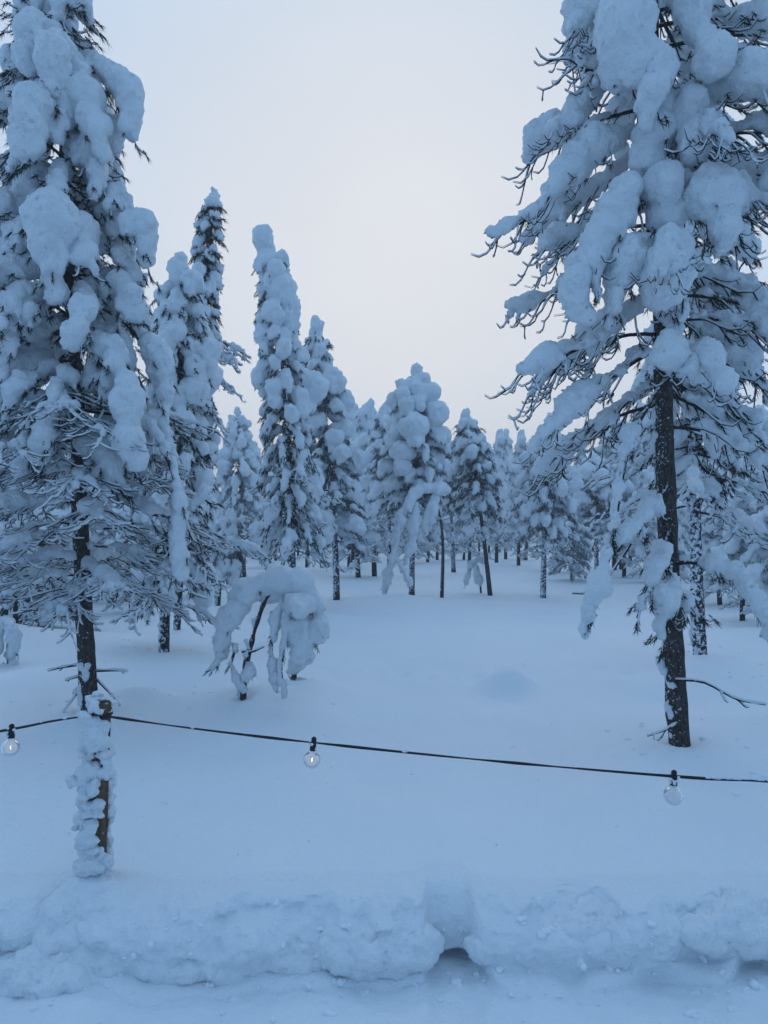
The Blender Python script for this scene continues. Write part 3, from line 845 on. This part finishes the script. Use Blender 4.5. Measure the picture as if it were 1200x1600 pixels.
simple_tree('pine_tree', [(709, 896), (706, 830), (702, 740), (700, 690)], 23.5, 0.10, [26, 34, 32, 14], (800, 700), 30, (0.15, 0.22),
            'snowy pine behind the leaning thin-trunked pine, on its left', 43, 'mid', 'cone', 8, caps=(0.1, 2), extra=low_twigs(850, 790, 6, 1.0))
simple_tree('pine_tree', [(1096, 1044), (1090, 960), (1086, 820), (1082, 680), (1082, 500), (1086, 330), (1090, 200)], 7.2, 0.088, [70, 90, 95, 80, 50], (760, 230), 40, (0.07, 0.12),
            'second pine close behind the right-edge pine, with a white-crusted trunk', 44, 'next', 'cone', 40, caps=(0.1, 3), extra=low_twigs(800, 640, 14, 1.1))
simple_tree('pine_tree', [(1172, 935), (1168, 880), (1160, 790), (1155, 730)], 14.0, 0.08, [48, 58, 50, 22], (880, 745), 34, (0.14, 0.22),
            'bushy snow-loaded pine at the right margin behind the arching bough', 45, 'mid', 'cone', 8, caps=(0.12, 3))
simple_tree('pine_tree', [(18, 915), (18, 860), (14, 760), (12, 640)], 17.5, 0.07, [60, 70, 60, 30], (850, 650), 34, (0.10, 0.16),
            'thin-trunked snowy pine at the far left margin behind the tall pine', 46, 'mid', 'cone', 4, caps=(0.1, 2), extra=low_twigs(880, 800, 8, .9))
simple_tree('young_pine', [(70, 985), (66, 930), (60, 860), (58, 800)], 9.8, 0.045, [60, 66, 50, 20], (960, 810), 24, (0.06, 0.11),
            'low snow-buried pine under the lower boughs of the left-edge pine', 47, 'next', 'cone', 3, caps=(0.08, 2), extra=low_twigs(950, 870, 8, .6))

# ---- saplings bent over by the snow
def bent(name, d, stem, r0, masses, label, seed, lod='next', stubs=(), twk=None):
    rng = random.Random(seed)
    W = [P3(px, py, d) for px, py in stem]
    base = np.array([W[0][0], W[0][1], gz(W[0][0], W[0][1])-0.1])
    poly = np.array([w-base for w in W]); poly[0] = 0
    B = []
    for pts, r, kw in masses:
        P = resample([P3(*p)-base for p in pts], 12)
        o = dict(twigs=4, tw_len=0.16, tw_snow=0.6, ntuft=2, tuft_n=14, rime=0.010, lift=0.3, lump=0.45, tw_p=.8); o.update(kw)
        if 'prof' not in o:
            f1, f2 = rng.uniform(0, 6.28), rng.uniform(7, 13)
            o['prof'] = lambda t, f1=f1, f2=f2: 0.88+0.15*math.sin(math.pi*t)+0.14*math.sin(f1+f2*t)
        B.append(grow(P, r, rng, **o))
    R = np.linspace(r0, r0*0.4, len(poly))
    return make_tree(name, base, poly, R, B, lod, label, None, 6, seed, bark='bark')
bent('bent_sapling', 5.4, [(379, 1110), (381, 1070), (386, 1030), (398, 985), (410, 948), (424, 925), (440, 915)], 0.026,
     [([(375, 945, 5.45), (395, 925, 5.4), (430, 914, 5.4), (465, 918, 5.4), (482, 940, 5.4), (486, 972, 5.4)], .072, dict(twigs=6)),
      ([(400, 930, 5.5), (440, 925, 5.5), (475, 935, 5.5)], .082, dict(twigs=3)),
      ([(470, 950, 5.42), (476, 980, 5.4), (474, 1012, 5.36)], .08, dict(twigs=3, tw_len=.1)),
      ([(372, 950, 5.48), (362, 975, 5.45)], .06, dict(twigs=4)),
      ([(385, 940, 5.45), (366, 960, 5.4), (352, 990, 5.4), (348, 1020, 5.4)], .062, dict(twigs=8, bare=.4)),
      ([(482, 960, 5.4), (488, 990, 5.35), (480, 1015, 5.3), (468, 1028, 5.3)], .082, dict(twigs=4)),
      ([(452, 955, 5.3), (470, 945, 5.25), (488, 955, 5.25)], .065, dict(twigs=2)),
      ([(440, 945, 5.35), (428, 985, 5.32), (424, 1030, 5.3), (432, 1080, 5.3)], .034, dict(twigs=9, tw_len=.10, prof=lambda t: 1.3-.6*t+.25*math.sin(11*t))),
      ([(450, 960, 5.3), (447, 1000, 5.28), (440, 1040, 5.28), (444, 1085, 5.28)], .024, dict(twigs=8, tw_len=.10, prof=lambda t: 1.4-.7*t+.3*math.sin(13*t+1))),
      ([(350, 1010, 5.4), (342, 1030, 5.38), (332, 1045, 5.35), (322, 1050, 5.33)], .026, dict(twigs=5, tw_len=.10, bare=.5)),
      ([(370, 1010, 5.38), (362, 1035, 5.35), (366, 1060, 5.33), (378, 1078, 5.33)], .026, dict(twigs=4, tw_len=.10, bare=.5)),
      ([(385, 1035, 5.38), (392, 1048, 5.33), (388, 1058, 5.32)], .026, dict(twigs=1, tw_len=.08)),
      ([(378, 1018, 5.4), (395, 1018, 5.38), (412, 1011, 5.36)], 0.0, dict(twigs=0, ntuft=0, rime=.006))],
     'young tree bent into an arch under a thick hood of snow', 51)
bent('snapped_sapling', 6.0, [(460, 1084), (459, 1066), (460, 1050), (464, 1030)], 0.034,
     [([(466, 1070, 5.98), (474, 1066, 5.95), (480, 1074, 5.95)], .035, dict(twigs=0, ntuft=0)),
      ([(460, 1045, 6.0), (470, 1035, 5.98), (485, 1030, 5.95)], .05, dict(twigs=0, ntuft=0))],
     'short dark stump of a sapling under the right lobe of the snow arch', 52)
bent('bent_sapling', 14.2, [(690, 905), (692, 860), (688, 810), (676, 775), (655, 765)], 0.04,
     [([(690, 770, 14.2), (672, 765, 14.1), (650, 775, 14.0), (632, 800, 13.9), (622, 840, 13.9), (612, 890, 13.9), (604, 925, 13.9)], .085, dict(twigs=20, tw_len=.5, bare=.4, tw_p=.8, prof=lambda t: 1.25-0.85*t)),
      ([(680, 780, 14.2), (672, 800, 14.0), (668, 830, 14.0)], .08, dict(twigs=9, tw_len=.4)),
      ([(650, 790, 14.0), (648, 830, 13.9), (640, 870, 13.9)], .07, dict(twigs=9, tw_len=.4)),
      ([(618, 870, 13.9), (628, 890, 13.8), (640, 915, 13.8)], .05, dict(twigs=4, tw_len=.3))],
     'birch bowed to the ground by snow in front of the stout middle pine', 53, 'mid')
bent('bent_sapling', 16.0, [(752, 912), (748, 890), (740, 880), (732, 890)], 0.025,
     [([(757, 880, 16), (745, 876, 15.9), (735, 890, 15.9), (728, 912, 15.9)], .06, dict(twigs=5, tw_len=.25)), ([(742, 885, 15.9), (745, 900, 15.8), (750, 915, 15.8)], .06, dict(twigs=3, tw_len=.2))],
     'tiny snow-bent sapling at the foot of the leaning thin trunk', 54, 'mid')
bent('bent_sapling', 7.0, [(14, 1052), (13, 1020), (12, 990), (16, 970)], 0.02,
     [([(8, 985, 7.0), (14, 975, 6.95), (20, 1000, 6.9), (16, 1050, 6.9)], .05, dict(twigs=4, tw_len=.2)), ([(14, 975, 7.0), (0, 985, 6.95), (-8, 1030, 6.9)], .06, dict(twigs=4, tw_len=.2))],
     'small drooping snow-coated sapling at the lower left edge', 55)

# ---- the wood at the back: a few grown kinds, each tree a copy of its own
def proto(seed, H, width, nb, sr, style, lowtw):
    d = 30.0
    row = lambda h: HORIZ-(h-EYE)*FPX/d
    rr = random.Random(seed)
    base, poly = np.array([0, -400, 0.0]), np.array([[0, 0, 0], [rr.uniform(-.05, .05), rr.uniform(-.05, .05), H*.35], [rr.uniform(-.12, .12), rr.uniform(-.12, .12), H*.7], [rr.uniform(-.15, .15), 0, H]])
    W = np.array(width); prof = lambda t: float(np.interp(t, np.linspace(0, 1, len(W)), W))
    els = {'column': ((0, 25), (-60, -35), (-88, -70)), 'cone': ((0, 25), (-30, -10), (-65, -35))}[style]
    B = crown_boughs(poly, H*.24, H*.97, prof, int(nb*1.15), rr, sr=(sr[0]*.7, sr[1]*.8), els=els, nseg=4, twigs=4, tw_len=.35, tw_snow=.7, ntuft=4, tuft_n=8, tuft_L=.13, tuft_w=.016, rime=.02, tw_r=.009, wood_r=.018, k=4)
    B += crown_boughs(poly, H*.12, H*.4, lambda t: .8, lowtw, rr, sr=(.03, .05), els=((0, 15), (-20, 0), (-40, -10)), nseg=4, twigs=6, tw_len=.5, tw_snow=.7, ntuft=0, rime=.024, tw_r=.009, k=4)
    B.append(cap(poly, .14, 3, rr))
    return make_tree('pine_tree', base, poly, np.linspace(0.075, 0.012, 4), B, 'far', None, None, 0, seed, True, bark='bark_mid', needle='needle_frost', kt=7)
protos = [proto(61, 4.6, [.6, .7, .6, .35, .15], 34, (.14, .22), 'cone', 8), proto(62, 5.4, [.5, .55, .5, .4, .2], 40, (.13, .2), 'column', 10),
          proto(63, 4.0, [.7, .8, .6, .3], 28, (.13, .2), 'cone', 12), proto(64, 5.0, [.4, .5, .45, .3, .15], 36, (.11, .17), 'column', 6),
          proto(65, 3.2, [.6, .65, .5, .3], 22, (.12, .18), 'cone', 10), proto(66, 4.8, [.8, .85, .7, .4], 36, (.16, .25), 'cone', 8)]
rng = random.Random(5)
used = [False]*len(protos)
spots = []
fixed = [(585, 897, 0), (733, 884, 3), (790, 872, 1), (668, 878, 4), (683, 872, 2), (560, 900, 2), (480, 890, 5), (420, 884, 2), (810, 886, 3), (870, 896, 4), (960, 892, 5), (985, 884, 1), (1010, 900, 0),
         (545, 882, 1), (300, 900, 0), (250, 905, 1), (90, 905, 0), (150, 895, 3), (45, 885, 2), (200, 890, 5), (1120, 905, 3), (1190, 890, 0), (1060, 890, 2)]
for px, row, kd in fixed:
    d = D_(row); spots.append(((px-600)/FPX*d, d, kd))
tries = 0
while len(spots) < 205 and tries < 6000:
    tries += 1
    d = 26+64*rng.random()**1.25
    x = rng.uniform(-.62, .62)*d
    if any((x-a)**2+(d-b)**2 < (1.35+d*.008)**2 for a, b, _ in spots): continue
    spots.append((x, d, rng.randrange(len(protos))))
n_wood = len(spots)
fill_l = [(8, 960, .62), (48, 945, .7), (95, 962, .55), (120, 930, .75), (175, 940, .6), (205, 955, .5), (25, 1000, .42), (182, 915, .8), (300, 930, .6)]
fill_r = [(1125, 945, .6), (1160, 975, .5), (1192, 950, .7), (1010, 915, .7), (1055, 925, .65), (1135, 915, .85), (975, 905, .7), (1215, 985, .5)]
for q_, (px, row, sc_) in enumerate(fill_l+fill_r):
    d = D_(row); spots.append(((px-600)/FPX*d, d, (2, 4, 0, 5)[q_ % 4]))
def copy_tree(o, parent=None):
    c = o.copy(); COL.objects.link(c); c.parent = parent
    for ch in o.children: copy_tree(ch, c)
    return c
FRONT = ['frosted pine showing just left of the stout middle pine trunk', 'slim pale pine close behind the leaning thin trunk', 'pale slender pine far off in the gap right of the leaning pine',
         'small frosted pine in the gap between the bowed birch and the leaning pine', 'wide twiggy pine seen behind the bowed birch', 'broad frosted pine right of the knobbed-tip pine trunk', 'full pale pine behind the knobbed-tip pine', 'wide low pine behind the arched sapling',
         'slim frosted pine between the far gap and the speckled-trunk pine', 'low pale pine behind the small twiggy pine', 'full frosted pine just left of the trunk of the right-edge pine']
for i_, (x, y, kd) in enumerate(spots):
    o = protos[kd] if not used[kd] else copy_tree(protos[kd])
    used[kd] = True
    s = rng.uniform(.82, 1.18) if i_ < n_wood else (fill_l+fill_r)[i_-n_wood][2]
    o.location = (x, y, gz(x, y)-.05); o.rotation_euler = (rng.uniform(-.05, .05), rng.uniform(-.05, .05), rng.uniform(0, 6.28)); o.scale = (s*rng.uniform(.9, 1.1), s*rng.uniform(.9, 1.1), s)
    if i_ >= n_wood:
        lf = i_-n_wood < len(fill_l)
        tag(o, 'small frosted pine crowding in behind the left-edge pine' if lf else 'small frosted pine crowding in behind the right-edge pine', 'tree', 'small pines behind the left-edge pine' if lf else 'small pines behind the right-edge pine')
    else: tag(o, FRONT[i_] if i_ < len(FRONT) else 'frosted pine among the many that make up the pale wood behind the clearing', 'tree', 'pines of the wood behind the clearing')

# ------------------------------------------------------------------ cold haze between the trees
def build_haze():
    m = bpy.data.materials.new('cold_haze'); m.use_nodes = True
    n, l = m.node_tree.nodes, m.node_tree.links; n.clear()
    o = n.new('ShaderNodeOutputMaterial'); v = n.new('ShaderNodeVolumePrincipled')
    v.inputs['Color'].default_value = (0.86, 0.92, 0.97, 1); v.inputs['Density'].default_value = 0.006; v.inputs['Anisotropy'].default_value = 0.3
    l.new(v.outputs[0], o.inputs['Volume'])
    x, y0, y1, z0, z1 = 900, -45, 950, -3, 9.0
    V = [(sx*x, y, z) for z in (z0, z1) for y in (y0, y1) for sx in (-1, 1)]
    F = np.array([[0, 2, 3, 1], [4, 5, 7, 6], [0, 1, 5, 4], [2, 6, 7, 3], [0, 4, 6, 2], [1, 3, 7, 5]])
    h = link('haze', mesh_np('haze', V, [F], m, False)); tag(h, 'thin cold haze hanging between the far trees', 'haze', kind='stuff')
build_haze()

# ------------------------------------------------------------------ the fence post
DP = 2.84
rng = random.Random(70)
pb = P3(146, 1385, DP); pt = P3(156, 1093, DP)
post = empty('fence_post', (pb[0], pb[1], gz(pb[0], pb[1])-0.25))
tag(post, 'square brown wooden post crusted with lumps of snow, carrying the light cable', 'post')
off = np.array(post.location)
def box_post():
    import bmesh
    bm = bmesh.new(); bmesh.ops.create_cube(bm, size=1.0)
    bot = np.array([pb[0]-.004, pb[1], off[2]]); top = pt
    for v in bm.verts:
        c = top if v.co.z > 0 else bot
        a = RAD(24); x, y = v.co.x*.078, v.co.y*.078
        v.co = Vector((c[0]+x*math.cos(a)-y*math.sin(a)-off[0], c[1]+x*math.sin(a)+y*math.cos(a)-off[1], c[2]-off[2]))
    bmesh.ops.bevel(bm, geom=bm.edges[:], offset=.006, segments=2, affect='EDGES')
    me = bpy.data.meshes.new('timber'); bm.to_mesh(me); bm.free(); me.materials.append(M['wood'])
    return me
link('timber', box_post(), post)
lumps = []
def lump(px, py, r, dd=0.0, n=11, sz=0.85):
    c = P3(px, py, DP-0.05+dd)-off; S = []
    for i in range(n):
        q = c+np.array([rng.gauss(0, .42)*r, rng.gauss(0, .2)*r, rng.gauss(0, .5)*r]); rr = r*rng.uniform(.32, .62)
        S.append((q[0], q[1], q[2], rr, rr, rr*sz))
    lumps.append(S)
SPX = DP/FPX
for px, py, rp, dd in ((150, 1150, 22, 0), (148, 1165, 18, -.01), (140, 1205, 18, 0), (160, 1208, 16, 0), (150, 1218, 14, -.01), (136, 1243, 14, 0), (148, 1262, 17, 0), (132, 1285, 15, 0), (136, 1310, 20, -.01), (134, 1335, 16, 0),
                       (148, 1350, 20, .0), (130, 1355, 14, 0), (160, 1340, 12, 0), (144, 1372, 20, .02)):
    lump(px, py, rp*SPX*1.1, dd)
for py in range(1140, 1370, 16):       # rime up the right and far edges
    pass
lump(150, 1094, 20*SPX, .05, 12, .45); lump(163, 1094, 17*SPX, .06, 10, .45); lump(146, 1104, 13*SPX, .0, 10, .8); lump(160, 1112, 9*SPX, -.005, 8, .9)
lumps.append([tuple(P3(136+rng.uniform(-5, 5), py, DP+rng.uniform(-.045, .03))-off)+(rr, rr, rr*1.35) for py in np.linspace(1135, 1372, 46) for rr in (rng.uniform(6, 12)*SPX,)])
lumps.append([tuple(P3(170+rng.uniform(-3, 3), py, DP+rng.uniform(.0, .05))-off)+(rr, rr, rr*1.35) for py in np.linspace(1128, 1366, 40) for rr in (rng.uniform(5, 9)*SPX,)])
res = remesh_batch([(*spheres_geo(S), 0.0062) for S in lumps], 1)
for (V, N, Q) in res:
    if len(V): link('snow_lump', mesh_np('snow_lump', fluff(V, N, off, [(22, .010, 1), (55, .006, 2), (130, .0025, 3)]), [Q], 'snow'), post)

# snow heaped round the foot of the post and on the broken bank
S = []
for px, py, dd, rx, rz in ((142, 1380, 2.80, 40, 18), (142, 1392, 2.83, 46, 20), (118, 1404, 2.78, 44, 24), (168, 1404, 2.80, 46, 20), (100, 1432, 2.72, 40, 28), (142, 1430, 2.73, 44, 26), (186, 1436, 2.73, 44, 22), (122, 1464, 2.67, 36, 26), (84, 1466, 2.66, 34, 26), (60, 1440, 2.72, 40, 22)):
    for k in range(3):
        c = P3(px+rng.uniform(-14, 14), py+rng.uniform(-8, 8), dd); q = rng.uniform(.6, 1.0); S.append((c[0], c[1], c[2], rx*SPX*q, .085*q, rz*SPX*q))
(V, N, Q), = remesh_batch([(*spheres_geo(S), 0.010)], 6)
fo = link('snow_heap', mesh_np('snow_heap', fluff(V, N, np.zeros(3), [(8, .02, 1), (22, .012, 2), (55, .005, 3)], .002), [Q], 'bank'))
tag(fo, 'soft heap of snow piled around the foot of the wooden post', 'snow heap')
blocks = [((215, 1505), 105, 44, 2.60, 'wide rounded slab of snow broken from the bank right of the post foot'),
          ((55, 1540), 62, 36, 2.52, 'rounded slumped snow block in the lower left corner of the bank'),
          ((400, 1500), 95, 42, 2.60, 'long lumpy snow block of the bank below the middle bulb'),
          ((585, 1490), 80, 46, 2.60, 'thick snow block of the bank ending at the vertical notch'),
          ((830, 1478), 88, 46, 2.61, 'broad snow block of the bank just right of the vertical notch'),
          ((985, 1470), 75, 42, 2.61, 'overhanging snow block of the bank below the unlit bulb'),
          ((1165, 1450), 66, 42, 2.62, 'snow block of the bank at the lower right edge')]
for (px, py), w, h, bd, lab in blocks:
    S = []
    for i in range(30):
        f = rng.uniform(-1, 1); c = P3(px+rng.uniform(-1, 1)*w*.8, py+f*h*.62, bd+rng.uniform(-.02, .02)-.05*f); r = h*rng.uniform(.3, .72)*2.6/FPX
        S.append((c[0], c[1]+.055, c[2], r*1.5, r*1.0, r))
    (V, N, Q), = remesh_batch([(*spheres_geo(S), 0.010)], 5)
    o = link('snow_block', mesh_np('snow_block', fluff(V, N, np.zeros(3), [(7, .022, 1), (18, .016, 2), (45, .007, 3)], .003), [Q], 'bank'))
    tag(o, lab, 'snow block')

# ------------------------------------------------------------------ the string of lights
W0 = [(-160, 1170, 2.40), (20, 1139, 2.60), (80, 1127, 2.70), (134, 1119, 2.775), (150, 1117, 2.772), (172, 1120, 2.79), (300, 1138, 2.74), (487, 1160, 2.66), (760, 1188, 2.55), (1052, 1213, 2.42), (1200, 1221, 2.36), (1400, 1228, 2.28)]
wp = resample([P3(*p) for p in W0], 170)
string = empty('light_string', tuple(P3(152, 1118, 2.77)))
tag(string, 'black cable with hanging round bulbs strung from the wooden post', 'string lights')
so = np.array(string.location)
def flat_cable(P, w, h, twist):
    n = len(P); T = tang(P); A = norm(np.cross(T, UP)); Bv = np.cross(A, T); k = 8
    V = []
    for i in range(n):
        a = twist*i+0.6*math.sin(i*.17)
        for j in range(k):
            th = 2*math.pi*j/k; x, z = math.cos(th)*w, math.sin(th)*h
            V.append(P[i]+A[i]*(x*math.cos(a)-z*math.sin(a))+Bv[i]*(x*math.sin(a)+z*math.cos(a)))
    i = np.arange(n-1)[:, None]*k; j = np.arange(k)[None]
    Q = np.stack([i+j, i+(j+1) % k, i+k+(j+1) % k, i+k+j], -1).reshape(-1, 4)
    return np.array(V), Q
V, Q = flat_cable(wp-so, 0.0052, 0.0028, 0.13)
cable = link('cable', mesh_np('cable', V, [Q], 'black'), string)
# the turns round the post
a = np.linspace(0, 2*math.pi*2.15, 60)
cx, cy = P3(154, 1118, DP)[0], DP
sq = lambda t: (abs(math.cos(t))**6+abs(math.sin(t))**6)**(-1/6)
loop = np.array([[cx+.0455*sq(t-RAD(24))*math.cos(t), cy+.0455*sq(t-RAD(24))*math.sin(t), P3(154, 1118, DP)[2]+.012*math.sin(t*1.0+.6)+.004*t/6] for t in a])
V, Q = flat_cable(loop-so, 0.0055, 0.0034, 0.05)
link('cable_loop', mesh_np('cable_loop', V, [Q], 'black'), string)
# crumbs of snow lying along the cable
S = []
for px in list(np.linspace(1105, 1200, 22))+[60, 95, 300, 640, 905]:
    i = int(np.argmin(abs((wp[:, 0]/wp[:, 1])*FPX+600-px))); c = wp[i]-so; r = rng.uniform(.003, .0055)
    S.append((c[0]+rng.uniform(-.01, .01), c[1], c[2]+.004, r*2.2, r, r))
(V, N, Q), = remesh_batch([(*spheres_geo(S), 0.0018)], 1)
link('snow_crust', mesh_np('snow_crust', V, [Q], 'snow'), cable)

def lathe(prof, k=28):
    V = []; n = len(prof)
    for r, z in prof:
        for j in range(k):
            th = 2*math.pi*j/k; V.append((r*math.cos(th), r*math.sin(th), z))
    i = np.arange(n-1)[:, None]*k; j = np.arange(k)[None]
    Q = np.stack([i+j, i+(j+1) % k, i+k+(j+1) % k, i+k+j], -1).reshape(-1, 4)
    return np.array(V), Q
def bulb(px, row_top, d, tilt, lit, frost, lab):
    p = P3(px, row_top, d)-so
    c, s = math.cos(tilt), math.sin(tilt)
    def put(V):
        V = np.asarray(V); return np.stack([V[:, 0]*c+V[:, 2]*s, V[:, 1], -V[:, 0]*s+V[:, 2]*c], -1)+p
    G = Geo()
    V, Q = lathe([(.0005, .012), (.006, .012), (.0085, .009), (.0092, 0), (.0100, -.012), (.0118, -.014), (.0118, -.026), (.0105, -.028), (.0005, -.028)], 20); G.add(put(V), Q)
    V, Q = lathe([(.004, .022), (.009, .018), (.009, .010), (.004, .008)], 12); G.add(put(V), Q)
    th = np.linspace(-2.62, math.pi/2-.02, 26)
    R = .0305
    prof = [(.012, -.026), (.0135, -.032)]
    zc = -.032-R*.93
    for t in np.linspace(math.pi*.5-.50, -math.pi/2+.01, 26):
        prof.append((R*math.cos(t), zc+R*math.sin(t)))
    V, Q = lathe(prof, 32)
    bo = link('bulb', mesh_np('bulb', put(V), [Q], 'glass_frost' if frost else 'glass'), string)
    if lab: bo['label'] = lab
    link('socket', G.mesh('socket', 'black'), bo)
    F = Geo()
    zz = zc
    F.tube(put(np.array([[-.001, 0, zz-.006], [.001, 0, zz-.002], [-.001, 0, zz+.002], [.001, 0, zz+.006]])), [.0011]*4, 6)
    link('filament', F.mesh('filament', 'filament' if lit else 'filament_off'), bo)
    F = Geo()
    for sx in (-1, 1):
        F.tube(put(np.array([[sx*.003, 0, -.03], [sx*.004, 0, zc+.012], [sx*.001, 0, zc+(.006 if sx > 0 else -.006)]])), [.0005]*3, 4)
    link('filament_support', F.mesh('filament_support', 'filament_off'), bo)
    # frozen snow on the cap
    S = []
    for i in range(14 if frost else 9):
        t = rng.uniform(0, 6.28); q = put(np.array([[.013*math.cos(t), .013*math.sin(t)-.003, rng.uniform(-.02, .012)]]))[0]; r = rng.uniform(.003, .006)
        S.append((q[0], q[1], q[2], r, r, r))
    (V, N, Q), = remesh_batch([(*spheres_geo(S), 0.0016)], 1)
    link('snow_crust', mesh_np('snow_crust', V, [Q], 'snow'), bo)
bulb(18, 1141, 2.60, .05, True, True, 'lit bulb with ice on its glass, nearest the photo edge left of the post')
bulb(490, 1161, 2.66, .10, True, False, 'clear lit bulb in the middle of the cable')
bulb(1053, 1214, 2.42, .04, False, True, 'unlit milky bulb under the right-edge pine')

# ------------------------------------------------------------------ litter blown onto the snow
rng = random.Random(90)
G = Geo()
for i in range(70):
    y = rng.uniform(2.95, 4.6); x = rng.uniform(-.5, .5)*y
    z = gz(x, y)+.003; a = rng.uniform(0, 6.28); l = rng.uniform(.0015, .005); w = rng.uniform(.0006, .0014)
    if rng.random() < .12: l *= 2.2
    dx, dy = math.cos(a)*l, math.sin(a)*l
    G.tube(np.array([[x-dx, y-dy, z], [x, y, z+.002], [x+dx, y+dy, z+.001]]), [w*.6, w, w*.5], 4)
tag(link('litter', G.mesh('litter', 'twig')), 'dark needle and bark specks scattered on the snow', 'litter', kind='stuff')
# crumbs and broken lumps of snow on the bank face, at its foot, and under the trees
S = []
rng = random.Random(91)
dgz = bpy.context.evaluated_depsgraph_get()
bank_o = bpy.data.objects['snow_bank']; path_o = bpy.data.objects['snow_path']
for i in range(260):
    px = rng.uniform(-150, 1350); py = rng.choice((rng.uniform(1400, 1545), rng.gauss(1540, 16), rng.uniform(1440, 1600)))
    d = Vector(P3(px, py, 1.0)-np.array([0, 0, EYE])).normalized()
    for ob in (bank_o, path_o):
        hit, loc, nrm, _ = ob.ray_cast(Vector((0, 0, EYE)), d)
        if hit: break
    if not hit: continue
    r = 0.0045+0.014*rng.random()**3
    for k in range(3):
        S.append((loc.x+rng.gauss(0, .5)*r, loc.y+rng.gauss(0, .5)*r, loc.z+rng.gauss(0, .3)*r, r*rng.uniform(.6, 1.2), r*rng.uniform(.6, 1.2), r*rng.uniform(.5, .9)))
for i in range(90):
    tx, td = rng.choice(((142, 5.0), (1064, 4.35), (379, 5.4), (1096, 7.2), (255, 7.9)))
    a, q = rng.uniform(0, 6.28), rng.uniform(.12, 1.0)
    x = (tx-600)/FPX*td+math.cos(a)*q; y = td+math.sin(a)*q; r = rng.uniform(.005, .02)
    S.append((x, y, gz(x, y), r*1.2, r, r*.7))
V, F = spheres_geo(S)
tag(link('snow_crumbs', mesh_np('snow_crumbs', V, [F], 'crumb')), 'small crumbs and lumps of snow fallen along the bank and under the trees', 'snow crumbs', kind='stuff')
